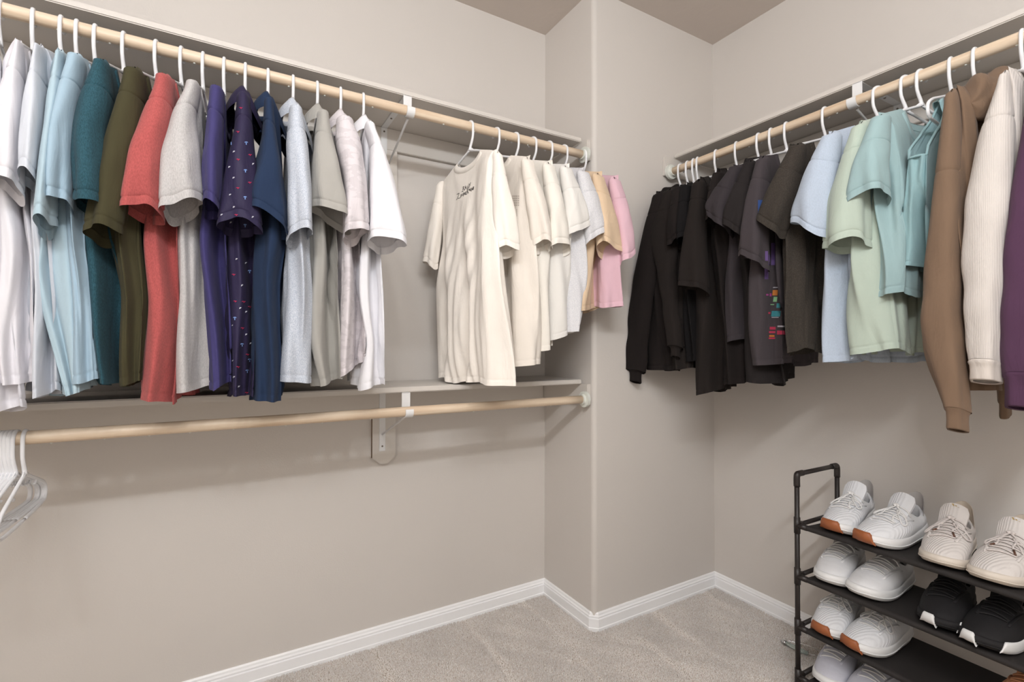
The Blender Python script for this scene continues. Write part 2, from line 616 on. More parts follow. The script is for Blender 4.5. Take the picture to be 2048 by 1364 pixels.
class Garment:
    """a shirt on its hanger. local x = s along the hanger (near end +), y = t across, z up, origin at the hanger's apex.
    rows are (y, xL, xR) pixel measurements of the near end, turned into t and z on a vertical plane at a known s."""

    def __init__(g, name, label, cat, hook, rod, sh, mat, seed, group, hname, half=.172):
        g.rng = random.Random(seed)
        g.mat = mat
        if rod == 'A':
            P = hit(hook, 18 + hook * .2485, 1, RODY)
            O = np.array([P[0], RODY, RODZ - NECK])
            base = -PI / 2
        else:
            P = hit(hook, 340 - (hook - 1342) * .37, 0, RODX)
            O = np.array([RODX, P[1], RODZ - .006 - NECK])
            base = PI
        # turn the hanger so that its near end stands where it was measured
        best = 0
        if sh is not None:
            err = 1e9
            for a in np.radians(np.linspace(-34, 34, 273)):
                d = np.array([math.cos(base + a), math.sin(base + a), 0])
                q = O + d * .2 + np.array([0, 0, -.07]) - CAM
                e = abs(1024 + F * (q @ RT) / (q @ FW) - sh)
                if e < err:
                    err, best = e, a
        g.rz = base + best
        g.O = O
        g.es = np.array([math.cos(g.rz), math.sin(g.rz), 0])
        g.et = np.array([-math.sin(g.rz), math.cos(g.rz), 0])
        g.root = empty(name, O, g.rz)
        tag(g.root, label, cat, group)
        if hname:
            add_hanger(O, g.rz, 'white plastic hanger holding the ' + hname, 'white plastic hangers in use')
        g.nw = .082
        g.ph = [g.rng.uniform(0, 6.28) for _ in range(24)]
        g.half = half

    def px(g, x, y, s):
        R = ray(x, y)
        k = ((g.O + g.es * s - CAM) @ g.es) / (R @ g.es)
        P = CAM + R * k - g.O
        return P @ g.et, P[2]

    def rows(g, rows, s):
        out = []
        for y, a, b in rows:
            ta, z1 = g.px(a, y, s)
            tb, z2 = g.px(b, y, s)
            out.append(((z1 + z2) / 2, (ta + tb) / 2, max((tb - ta) / 2, .006)))
        out.sort(key=lambda r: -r[0])
        return np.array(out)

    @staticmethod
    def curve(A, col):
        """smooth interpolation over z of a measured column"""
        z = np.linspace(.1, -1.1, 400)
        v = np.interp(-z, -A[:, 0], A[:, col])
        k = np.exp(-np.linspace(-2, 2, 27) ** 2)
        k /= k.sum()
        v = np.convolve(np.pad(v, 13, mode='edge'), k, 'valid')
        return lambda q: np.interp(-np.asarray(q), -z, v)

    # ---- body
    def body(g, rows, sb=.2, far=None, hem=None, mid=.026, fold=.012, nf=3.2, crease=None, front=1, scoop=(.085, .03), waist=1., zfar=0., tank=None, hmat=None):
        N = g.rows(rows, sb)
        top = np.array([[-.02, N[0, 1] * .3, .012], [-.1, N[0, 1] * .8, .02]])
        if N[0, 0] > -.12:
            top = top[:1]
        N = np.vstack([top, N])
        g.tcN, g.thN = g.curve(N, 1), g.curve(N, 2)
        if far:
            Fr = g.rows(far, -sb)
            Fr = np.vstack([[[-.02, 0, .012]], Fr])
            g.tcF, g.thF = g.curve(Fr, 1), g.curve(Fr, 2)
        else:
            tn, hn = g.tcN, g.thN
            o = g.rng.uniform(-.02, .02)
            g.tcF = lambda z: -tn(z) * .25 + o * np.clip(-z, 0, 1)
            g.thF = lambda z: .35 * hn(z) + .01
        zb = N[-1, 0]
        g.zhem = (zb, zb)
        if hem:
            g.zhem = (g.px(rows[-1][1], hem[0], sb)[1], g.px(rows[-1][2], hem[1], sb)[1])
        zh = sum(g.zhem) / 2
        g.zh, g.sb, g.mid, g.fold, g.nf, g.front, g.scoop, g.tank, g.waist = zh, sb, mid, fold, nf, front, scoop, tank, waist
        rg = g.rng
        e_ = rg.choice((-1, 1))
        crease = [(c[0], c[1], c[2] * 2.0, .085) for c in (crease or [])] + [(e_ * rg.uniform(.5, 1.1), -e_ * rg.uniform(-.1, .6), e_ * .036, .1)]
        wob = [rg.uniform(0, 6.28) for _ in range(3)]
        # loop: near cap (-1..1), panel +, far cap, panel -
        nc, npn, nfc = 44, 46, 12
        kind, par = [], []
        for th in np.linspace(-PI / 2, PI / 2, nc + 1)[:-1]:
            kind.append(0), par.append(th)
        for q in np.linspace(1, -1, npn + 1)[:-1]:
            kind.append(1), par.append(q)
        for th in np.linspace(PI / 2, -PI / 2, nfc + 1)[:-1]:
            kind.append(2), par.append(th)
        for q in np.linspace(-1, 1, npn + 1)[:-1]:
            kind.append(3), par.append(q)
        kind, par = np.array(kind), np.array(par)
        L = -zh
        hv = .021 / L
        lev = np.concatenate([np.linspace(0, 1, 13) ** 1.6 * .16, np.linspace(.16, 1 - hv - .012, 32)[1:], [1 - hv - .004, 1 - hv, 1 - hv + .004, 1 - hv + .012, 1 - .004, 1]])
        ins = np.zeros(len(lev))
        ins[-5] = .0018
        ins[-6] = ins[-4] = .0004
        K, V = len(kind), len(lev)
        pts = np.zeros((V, K, 3))
        a_end = lambda z: g.aw(z)
        for m in (0, 1, 2, 3):
            I = np.where(kind == m)[0]
            p = par[I][None, :]
            v = lev[:, None]
            sg = 1 if m == 1 else -1
            if m in (1, 3):
                # first estimate s on the way down, then the true one
                s0 = p * .9 * sb * np.ones_like(v)
                zt = g.ztop(s0, sg)
                ze = zh + (g.zhem[0] - zh) * (sg < 0) * np.clip(p, 0, 1) + (g.zhem[1] - zh) * (sg > 0) * np.clip(p, 0, 1) + zfar * np.clip(-p, 0, 1) + g.hemwave(s0, sg)
                z = zt + (ze - zt) * v
                s = p * (a_end(z) - g.bulge(z, p))
                if g.tank:
                    s = p * (a_end(z) * (1 - .5 * sstep(-.24, -.02, z)))
                t = g.surf(sg, s, z, v) - sg * ins[:, None]
                pts[:, I, 0], pts[:, I, 1], pts[:, I, 2] = s, t, z
            else:
                e = 1 if m == 0 else -1
                zt = g.ztop(np.full_like(p, e * .9 * sb), 1)
                if g.tank:
                    zt = np.full_like(p, g.tank)
                tau = np.sin(p)
                ze = zh + np.where(tau < 0, (g.zhem[0] - zh), (g.zhem[1] - zh)) * np.abs(tau) * (e > 0) + zfar * (e < 0) + g.hemwave(np.full_like(p, e * .9 * sb), np.where(tau < 0, -1, 1)) * np.abs(tau)
                z = zt + (ze - zt) * v
                b = g.bulge(z, np.float64(e))
                tc, th = (g.tcN(z), g.thN(z)) if e > 0 else (g.tcF(z), g.thF(z))
                dz = zt - z
                if not g.tank:
                    th = th * (.2 + .8 * np.sqrt(np.clip(dz / .05, 0, 1)))
                s = e * (a_end(z) - b + b * np.cos(p) - ins[:, None])
                if e > 0 and crease:
                    for (c0, c1, dep, wd) in crease:
                        u = np.clip((z - g.ztop(np.float64(.18), 1)) / (zh + .08), 0, 1)
                        tau0 = c0 + (c1 - c0) * u + .12 * np.sin(u * 7 + g.ph[5])
                        s = s - dep * sstep(.1, .35, u) * (1 / (1 + np.exp(-(tau - tau0) / wd))) * np.cos(p) ** .5
                if e > 0:
                    u = np.clip(z / zh, 0, 1)
                    s = s + .007 * np.sin(2.4 * tau + 5 * u + wob[0]) * np.cos(p) + .004 * np.sin(5 * tau - 9 * u + wob[1]) * np.cos(p)
                    tc = tc + .006 * np.sin(9 * u + wob[2]) * sstep(.3, .6, u)
                pts[:, I, 0], pts[:, I, 1], pts[:, I, 2] = s, tc + th * tau, z
        idx = np.arange(V * K).reshape(V, K)
        A, B = idx[:-1], idx[1:]
        fc = np.stack([A, np.roll(A, -1, 1), np.roll(B, -1, 1), B], -1).reshape(-1, 4)
        g.bodyobj = mesh_obj('body', pts.reshape(-1, 3), fc, g.mat, g.root)
        return g

    def aw(g, z):
        a = g.half + (g.sb + .012 - g.half) * sstep(-.3, -.5, z)
        return a * (1 + (g.waist - 1) * sstep(-.15, -.6, z))

    def bulge(g, z, p):
        th = np.where(np.asarray(p) >= 0, g.thN(z), g.thF(z))
        return np.minimum(th * .75, .05)

    def hemwave(g, s, sd):
        return .006 * np.sin(s * 22 + g.ph[7]) * sd + .004 * np.sin(s * 41 + g.ph[8])

    def ztop(g, s, side):
        s = np.asarray(s, float)
        a = np.abs(s)
        if g.tank:
            x = np.clip((a - .115) / .055, 0, 1)
            z = -SLOPE * a - (x ** .55) * (-g.tank - .05)
        else:
            z = -SLOPE * a + .0045
        f, b = g.scoop
        d = f if side == g.front else b
        nk = -SLOPE * g.nw - d * np.sqrt(np.clip(1 - (s / g.nw) ** 2, 0, 1))
        return np.where(a < g.nw, nk, z)

    def surf(g, side, s, z, v=None):
        a = g.aw(z)
        e = np.maximum(a - g.bulge(z, s), .02)
        q = np.clip(s / e, -1, 1)
        wn, wf = sstep(.2, 1., q), sstep(.2, 1., -q)
        tc = wn * g.tcN(z) + wf * g.tcF(z)
        dz = np.maximum(g.ztop(s, side) - z, 0)
        md = g.mid * (.35 + .65 * sstep(0, .3, dz))
        h = md * (1 - wn - wf) + wn * g.thN(z) + wf * g.thF(z)
        dr_ = np.maximum(-SLOPE * np.abs(s) + .0045 - z, 0)
        h = h * (.14 + .86 * np.sqrt(np.clip(dr_ / .05, 0, 1)))
        env = (1 - q ** 4) * sstep(.03, .35, dz) * (.6 + .7 * np.clip(dz / .7, 0, 1))
        o = 0 if side > 0 else 9
        k = 2 * PI * g.nf / .4
        dr = .06 * np.sin(z * 5 + g.ph[o + 1]) + .16 * s * z
        f = np.sin(k * (s + dr) + g.ph[o + 2]) + .55 * np.sin(k * 1.73 * (s + .5 * dr) + g.ph[o + 3]) + .3 * np.sin(k * 3.1 * (s - dr) + g.ph[o + 4] + z * 3)
        f = np.where(f > 0, f * .75, f) + .25
        # pull folds that run down from the shoulder points
        pf = .5 * np.sin(60 * (np.abs(s) - .35 * (z + .1)) + g.ph[o + 5]) * sstep(.02, .1, dz) * sstep(.4, .12, dz)
        return tc + side * h + g.fold * env * f + .35 * g.fold * pf * (1 - q ** 4)

    # ---- neckband: a ribbed strip round the neck opening
    def neckband(g, width=.02, mat=None, name='neckband', up=.002):
        n = 30
        rings = []
        for w_, off in ((-up, .0), (0, .0022), (width * .5, .0026), (width, .0022), (width + .001, -.001)):
            loop = []
            for side in (1, -1):
                for x in np.linspace(1, -1, n + 1)[:-1]:
                    x = x * side
                    s = g.nw * math.sin(x * PI / 2) * (1 + .0)
                    k = 1 + max(w_, 0) / g.nw
                    s2 = s * k
                    z = float(g.ztop(np.float64(s * .999), side)) - w_ * (1 - .3 * abs(x))
                    t = float(g.surf(side, np.float64(s2), np.float64(min(z, float(g.ztop(np.float64(s2), side)) - .0005))))
                    loop.append((s2, t + side * off, z))
            rings.append(loop)
        K = len(rings[0])
        v = np.array(rings).reshape(-1, 3)
        f = [(i * K + j, i * K + (j + 1) % K, (i + 1) * K + (j + 1) % K, (i + 1) * K + j) for i in range(len(rings) - 1) for j in range(K)]
        o = mesh_obj(name, v, np.array(f), mat or g.mat, g.root)
        return o

    # ---- turned down polo collar
    def collar(g, mat=None, drop=.05, stand=.026, gap=.012):
        n = 36
        prof = [(.012, 0), (stand * .6, .0), (stand, .004), (stand + .003, gap * .6), (stand - .006, gap + .004), (stand - drop * .5, gap + .012), (stand - drop, gap + .013)]
        rings = []
        for h, off in prof:
            loop = []
            for i in range(n + 1):
                # from the front middle round the back to the front middle
                u = i / n * 2 - 1
                an = u * PI * .97
                s = g.nw * math.sin(an) * 1.02
                side = -g.front if abs(an) < PI / 2 else g.front
                zt = float(g.ztop(np.float64(min(max(s, -g.nw * .98), g.nw * .98)), side))
                fr = max(0, (abs(u) - .55) / .45)
                t = -g.front * .028 * math.cos(an) * (1 if abs(an) < PI / 2 else 1.25)
                nx, ny = math.sin(an), -g.front * math.cos(an)
                x_ = 1.35 if h < stand - drop * .9 and fr > .6 else 1
                loop.append((s + nx * off, t + ny * off, zt + (h if h > 0 else h * x_) + .004 - .01 * fr))
            rings.append(loop)
        K = n + 1
        v = np.array(rings).reshape(-1, 3)
        f = [(i * K + j, i * K + j + 1, (i + 1) * K + j + 1, (i + 1) * K + j) for i in range(len(prof) - 1) for j in range(n)]
        return mesh_obj('collar', v, np.array(f), mat or g.mat, g.root)

    # ---- sleeve
    def sleeve(g, rows=None, hem=None, near=True, s0=.225, out=(.224, .29), inn=(.15, .178), seam=.09, amp=.10, tilt=.024, mat=None, cuff=None, local=None, longs=False, k3=1.0, zcap=-.061):
        e = 1 if near else -1
        A = local if local is not None else g.rows(rows, e * s0)
        g.lastrows = A
        zt, zb = A[0, 0], A[-1, 0]
        tcf, thf = g.curve(A, 1), g.curve(A, 2)
        zl = zr = zb
        if hem:
            zl, zr = g.px(rows[-1][1], hem[0], e * s0)[1], g.px(rows[-1][2], hem[1], e * s0)[1]
        zt = max(zt, zcap) if zcap > -.065 else zcap
        zc = (zl + zr) / 2
        L = zt - zc
        n = 56
        sv = min(max(seam / L, .02), .9)
        hv = max(1 - .02 / L, .5)
        base = np.concatenate([np.linspace(0, 1, 7)[:-1] ** 1.7 * .12, np.linspace(.12, 1, 30 if not longs else 54)])
        extra = [sv - .012, sv - .004, sv, sv + .004, sv + .012]
        if not cuff:
            extra += [hv - .012, hv - .004, hv, hv + .004]
        lev = np.array(sorted(set(base.tolist() + extra)))
        rg = g.rng
        ph = [rg.uniform(0, 6.28) for _ in range(8)]
        th = np.linspace(0, 2 * PI, n, endpoint=False)[None, :]
        v = lev[:, None]
        ct, st = np.cos(th), np.sin(th)
        ins = .0022 * np.exp(-((v - sv) * L / .0025) ** 2)
        if not cuff:
            ins = ins + .0022 * np.exp(-((v - hv) * L / .0025) ** 2)
        dome = np.clip(v / .06, .004, 1) ** .42 if not longs else np.clip(v / .03, .004, 1) ** .42
        zm = zt + (zc - zt) * v
        tc, hw = tcf(zm), thf(zm) * dome
        ease = sstep(0, .8, v)
        so = out[0] + (out[1] - out[0]) * np.sin(np.clip(v * 1.15, 0, 1) * PI / 2)
        si = inn[0] + (inn[1] - inn[0]) * ease
        scn, rs = (so + si) / 2, (so - si) / 2 * (.72 + .28 * dome)
        am = amp * sstep(.08, .9, v) * (1 + .6 * sstep(.6, 1, v)) * k3
        r = 1 + am * (np.cos(2 * th + ph[0] + 1.2 * v) * .5 + .8 * np.cos(3 * th + ph[1] + 2 * v) + .6 * np.cos(5 * th + ph[2] - 2 * v)) + .02 * np.sin(v * 17 + 3 * th + ph[3]) * sstep(.1, .5, v)
        if longs:
            r = r + .04 * np.sin(v * 26 + 2 * th + ph[4]) * sstep(.3, .6, v) + .035 * np.sin(v * 41 - th + ph[5]) * sstep(.5, .9, v)
        sq = np.sign(st) * np.abs(st) ** .85
        s = e * (scn + (rs * r - ins) * ct)
        t = tc + (hw * np.minimum(r, 1.12) - ins) * sq
        zhm = zc + (zr - zl) / 2 * sq - tilt * (1 - ct) * .5 + (0 if cuff else 1) * (.006 * np.sin(2 * th + ph[6]) + .0035 * np.sin(3 * th + ph[7]))
        zt2 = zt - .03 * np.clip(ct, 0, 1) * (1 - dome)
        z = zt2 + (zhm - zt2) * v
        pts = np.stack([s + 0 * z, t + 0 * z, z], -1)
        V, K = pts.shape[:2]
        idx = np.arange(V * K).reshape(V, K)
        Aq, B = idx[:-1], idx[1:]
        fc = np.stack([Aq, np.roll(Aq, -1, 1), np.roll(B, -1, 1), B], -1).reshape(-1, 4)
        top = np.array([[idx[0, 0], idx[0, j], idx[0, j + 1], idx[0, j + 1]] for j in range(0)]).reshape(-1, 4)
        o = mesh_obj('sleeve', pts.reshape(-1, 3), fc, mat or g.mat, g.root)
        if cuff:
            # ribbed band: (length, squeeze)
            ln, sqz = cuff
            ring = pts[-1]
            c = ring.mean(0)
            levs = [(-.004, .97), (.002, sqz + .1), (.008, sqz), (ln * .5, sqz * .97), (ln - .004, sqz), (ln, sqz * .96), (ln - .003, sqz * .8)]
            rr = []
            for dz, k in levs:
                q = c + (ring - c) * k
                q[:, 2] = c[2] - dz + (ring[:, 2] - c[2]) * .6
                rr.append(q)
            cp = np.array(rr)
            V2 = len(levs)
            idx = np.arange(V2 * K).reshape(V2, K)
            Aq, B = idx[:-1], idx[1:]
            fc = np.stack([Aq, np.roll(Aq, -1, 1), np.roll(B, -1, 1), B], -1).reshape(-1, 4)
            co = mesh_obj('cuff', cp.reshape(-1, 3), fc, mat or g.mat, g.root)
            co['label'] = 'ribbed sleeve cuff'
        return o

    # ---- flat print on the cloth: photo measurements carried onto the garment's own surfaces
    def bvh(g):
        from mathutils.bvhtree import BVHTree
        V, Fc = [], []
        for c in g.root.children:
            if c.name.split('.')[0] in ('body', 'sleeve'):
                b = len(V)
                V += [v.co.copy() for v in c.data.vertices]
                Fc += [[b + i for i in p.vertices] for p in c.data.polygons]
        return BVHTree.FromPolygons(V, Fc)

    def cast(g, tree, x, y, off=.0012):
        L = np.array([g.es, g.et, [0, 0, 1]])
        o, d = L @ (CAM - g.O), L @ ray(x, y)
        d = Vector(d / np.linalg.norm(d))
        p, nrm, _, _ = tree.ray_cast(Vector(o), d)
        if p is None:
            return None
        return np.array(p - d * off)

    def print_quads(g, quads, name, mat, tree=None, n=4, kind=None):
        """quads: list of 4 corner pixels"""
        tree = tree or g.bvh()
        m = MB()
        for q in quads:
            q = np.array(q, float)
            G = []
            for i in range(n + 1):
                for j in range(n + 1):
                    u, v = i / n, j / n
                    x = (q[0] * (1 - u) + q[1] * u) * (1 - v) + (q[3] * (1 - u) + q[2] * u) * v
                    G.append(g.cast(tree, *x))
            if any(p is None for p in G):
                continue
            G = np.array(G)
            if np.ptp(G[:, 0]) > .12 or np.ptp(G[:, 1]) > .1:
                continue
            m.add(G, [(i * (n + 1) + j, (i + 1) * (n + 1) + j, (i + 1) * (n + 1) + j + 1, i * (n + 1) + j + 1) for i in range(n) for j in range(n)])
        if not m.v:
            return None
        o = mesh_obj(name, m.v, m.f, mat, g.root)
        if kind:
            o['kind'] = kind
        return o

    def print_strokes(g, strokes, name, mat, r=.0011, tree=None):
        tree = tree or g.bvh()
        out = MB()
        for st in strokes:
            st = np.array(st, float)
            P = []
            for a, b in zip(st[:-1], st[1:]):
                for k in range(4):
                    P.append(g.cast(tree, *(a + (b - a) * k / 4), .0004))
            P.append(g.cast(tree, *st[-1], .0004))
            if any(p is None for p in P):
                continue
            out.tube(P, r, 6)
        return mesh_obj(name, out.v, out.f, mat, g.root)

    def farsleeve(g, A=None, f=.4, thin=.62, **kw):
        A = np.array(g.lastrows if A is None else A).copy()
        A[:, 2] *= thin
        A[:, 1] *= -f * .4
        return g.sleeve(near=False, local=A, **kw)

C_ = {}


def fab(k, *a, **kw):
    C_[k] = fabric(k, *a, **kw)


fab('white', (226, 224, 229))
fab('pale_grey', (205, 209, 217))
fab('ice_blue', (170, 192, 203))
fab('powder_blue', (158, 182, 198))
fab('teal', (42, 76, 87), heather=.28)
fab('olive', (66, 62, 42))
fab('coral', (168, 82, 80), heather=.16)
fab('heather_grey', (182, 179, 178), heather=.13)
fab('indigo', (62, 57, 106), rough=.7)
fab('navy_print', (44, 38, 66), rough=.6)
fab('navy', (35, 50, 76))
fab('frost', (168, 180, 198), alt=(214, 217, 224), heather=.16)
fab('sage', (164, 161, 155), rough=.7)
fab('camo', (214, 207, 210), blotch=(203, 196, 199))
fab('bright_white', (230, 229, 233))

GA = 'shirts on the upper left rod'
LEFT = [
    # name, label, hook, shoulder px, cloth, sleeve rows, sleeve hem, body rows, body hem, creases, hanger phrase
    ('tee_shirt', 'white tee shirt cut by the left edge of the photo, longest hem', 2, -52, 'white',
     [(52, -60, -40), (150, -85, -20), (300, -100, -12)], (300, 305), [(420, -70, 0), (640, -60, 20), (825, -60, 40)], (835, 822), [(-.2, .3, .02, .1)], 'white shirt at the left edge'),
    ('tee_shirt', 'bright white tee shirt, first with its whole sleeve in view on the left', 67, 34, 'white',
     [(90, 27, 41), (150, 8, 47), (250, -14, 50), (350, -20, 47)], (345, 385), [(400, -10, 46), (500, -6, 60), (650, -2, 66), (765, 10, 68)], (778, 762), [(-.1, .4, .022, .07)], 'second white shirt from the left'),
    ('tee_shirt', 'pale grey tee shirt between the white and the ice blue shirts', 124, 72, 'pale_grey',
     [(112, 64, 80), (160, 57, 88), (250, 47, 92), (350, 42, 86)], (352, 366), [(450, 58, 92), (600, 66, 104), (790, 72, 112)], (796, 786), [(.1, -.2, .02, .08)], 'pale grey shirt'),
    ('tee_shirt', 'ice blue tee shirt whose hem narrows to a point', 155, 113, 'ice_blue',
     [(118, 106, 124), (190, 94, 128), (250, 91, 122), (400, 78, 112), (440, 76, 112)], (452, 440), [(480, 74, 140), (540, 66, 150), (600, 80, 158), (700, 112, 162), (792, 136, 159)], (798, 780), [(-.75, -.3, .02, .05)], 'ice blue shirt'),
    ('tee_shirt', 'powder blue tee shirt tucked left of the teal shirt', 192, 142, 'powder_blue',
     [(118, 128, 162), (200, 112, 156), (300, 101, 148), (400, 99, 146)], (400, 412), [(500, 130, 165), (650, 145, 182), (760, 150, 195)], (775, 758), [(0, .3, .02, .08)], 'powder blue shirt'),
    ('tee_shirt', 'teal heather tee shirt between powder blue and olive', 249, 197, 'teal',
     [(127, 181, 212), (190, 160, 222), (262, 147, 215), (397, 148, 231)], (396, 428), [(460, 160, 212), (550, 166, 240), (650, 184, 245), (768, 208, 244)], (772, 768), [(-.35, -.1, .025, .06)], 'teal shirt'),
    ('tee_shirt', 'olive green tee shirt between teal and coral', 314, 260, 'olive',
     [(155, 240, 280), (230, 224, 284), (330, 205, 266), (462, 179, 252)], (466, 460), [(490, 222, 270), (600, 240, 284), (768, 245, 279)], (772, 768), [(.1, .2, .025, .06)], 'olive shirt'),
    ('tee_shirt', 'coral red heather tee shirt beside the olive shirt', 364, 322, 'coral',
     [(172, 305, 340), (235, 283, 345), (300, 265, 336), (415, 249, 325)], (413, 428), [(470, 288, 350), (600, 291, 353), (700, 281, 350), (800, 277, 343)], (800, 806), [(-.2, .5, .02, .05)], 'coral shirt'),
    ('tee_shirt', 'light grey heather tee shirt beside the coral shirt', 407, 382, 'heather_grey',
     [(172, 368, 397), (225, 343, 390), (308, 327, 400), (415, 325, 408)], (428, 398), [(470, 352, 404), (600, 360, 414), (700, 356, 421), (785, 352, 428)], (795, 768), [(-.5, -.3, .02, .06)], 'heather grey shirt'),
    ('tee_shirt', 'indigo purple tee shirt between grey heather and dark print', 449, 430, 'indigo',
     [(188, 416, 446), (276, 411, 447), (337, 405, 448), (415, 407, 450)], (412, 420), [(475, 402, 450), (600, 408, 456), (700, 416, 459), (772, 425, 460)], (778, 764), [(.2, -.1, .02, .06)], 'indigo shirt'),
    ('polo_shirt', 'dark navy polo shirt with small red and blue motifs', 491, 485, 'navy_print',
     [(194, 472, 500), (245, 470, 506), (306, 458, 510), (448, 438, 522)], (446, 456), [(508, 455, 512), (650, 460, 511), (792, 471, 506)], (796, 790), [(-.1, .4, .02, .06)], 'dark printed polo'),
    ('polo_shirt', 'plain navy blue polo shirt with dark collar', 536, 538, 'navy',
     [(210, 528, 548), (275, 524, 556), (331, 514, 566), (405, 489, 574), (440, 489, 574)], (405, 465), [(470, 512, 574), (566, 510, 560), (713, 507, 561), (802, 505, 558)], (806, 798), [(.5, .7, .025, .06)], 'navy polo'),
    ('polo_shirt', 'frost blue speckled polo shirt with turned collar', 586, 592, 'frost',
     [(215, 579, 606), (282, 572, 616), (337, 575, 620), (462, 574, 627)], (474, 462), [(500, 573, 618), (596, 568, 622), (742, 563, 624)], (766, 762), [(.1, .5, .015, .05)], 'frost blue polo'),
    ('polo_shirt', 'warm grey polo shirt with wide open sleeve', 634, 647, 'sage',
     [(232, 636, 660), (275, 630, 668), (353, 624, 686), (430, 624, 702)], (408, 450), [(470, 624, 676), (596, 621, 676), (684, 625, 684), (768, 645, 686)], (774, 762), [(.35, .05, .03, .05)], 'warm grey polo'),
    ('polo_shirt', 'off white polo shirt with pale camouflage print', 681, 690, 'camo',
     [(238, 674, 708), (276, 670, 724), (368, 688, 731), (462, 686, 735)], (470, 458), [(508, 684, 720), (625, 683, 732), (745, 686, 733)], (752, 730), [(.25, .2, .03, .05)], 'pale camouflage polo'),
    ('polo_shirt', 'bright white polo shirt next to the upper bracket', 726, 742, 'bright_white',
     [(250, 731, 752), (282, 742, 764), (337, 739, 783), (468, 735, 810)], (478, 488), [(531, 722, 764), (596, 724, 769), (684, 735, 770), (770, 717, 770)], (776, 772), [(-.3, .1, .02, .05)], 'bright white polo'),
]
GL = {}
for i, (nm, lab, hk, sh, cl, sr, shm, br, bh, cr, hn) in enumerate(LEFT):
    g = Garment(nm, lab, nm.replace('_', ' '), hk, 'A', sh, C_[cl], 100 + i, GA, hn)
    g.body(br, .188, hem=bh, crease=cr, scoop=(.08, .025))
    g.sleeve(sr, shm)
    g.farsleeve()
    if nm == 'polo_shirt':
        g.collar()
    else:
        g.neckband()
    GL[cl + str(i)] = g

# motifs on the dark printed polo: blue trees, white squiggles, red birds
M_pb, M_pw, M_pr = plain('print_blue', (120, 150, 205), .8), plain('print_white', (205, 205, 215), .8), plain('print_red', (190, 45, 85), .8)
g = GL['navy_print10']
tr = g.bvh()


def c2(p):
    return [(380 + x * .308, 60 + y * .308) for x, y in p]


def c4(p):
    return [(400 + x * .2932, 420 + y * .2932) for x, y in p]


blue = c2([(365, 735), (360, 915), (358, 1090), (358, 1270), (268, 735)]) + c4([(237, 740), (287, 920), (338, 1025), (322, 1100), (308, 105), (338, 420)])
white = c2([(285, 790), (255, 890), (260, 1070), (205, 1200), (265, 1250), (283, 960), (285, 1150), (410, 870), (408, 1215)]) + c4([(313, 362), (287, 515), (275, 670), (315, 695), (218, 790), (315, 850), (345, 910), (220, 1030), (232, 1140), (265, 1205), (250, 335)])
red = c2([(310, 660), (330, 505), (390, 810), (312, 840), (388, 990), (310, 1025), (300, 1200)]) + c4([(230, 440), (240, 622), (298, 625), (290, 805), (325, 985), (260, 1070), (318, 1245), (340, 660)])


def motif(pts, shp, sc_):
    return [[(x + a * sc_, y + b * sc_) for a, b in s] for x, y in pts for s in shp]


g.print_strokes(motif(blue, [[(-3.4, -1.5), (-1, -3), (0, -1.4), (1.4, -3), (3.4, -1.2)], [(0, -2), (.2, 4)]], .85), 'printed_trees', M_pb, .0013, tr)['kind'] = 'stuff'
g.print_strokes(motif(white, [[(-2, 2), (-.8, -2), (.6, .5), (2, -2.4)]], .8), 'printed_squiggles', M_pw, .0008, tr)['kind'] = 'stuff'
g.print_strokes(motif(red, [[(-4, 0), (-1, -1), (2, .6), (4, -.6)], [(0, 0), (.5, 3)]], .8), 'printed_birds', M_pr, .0009, tr)['kind'] = 'stuff'

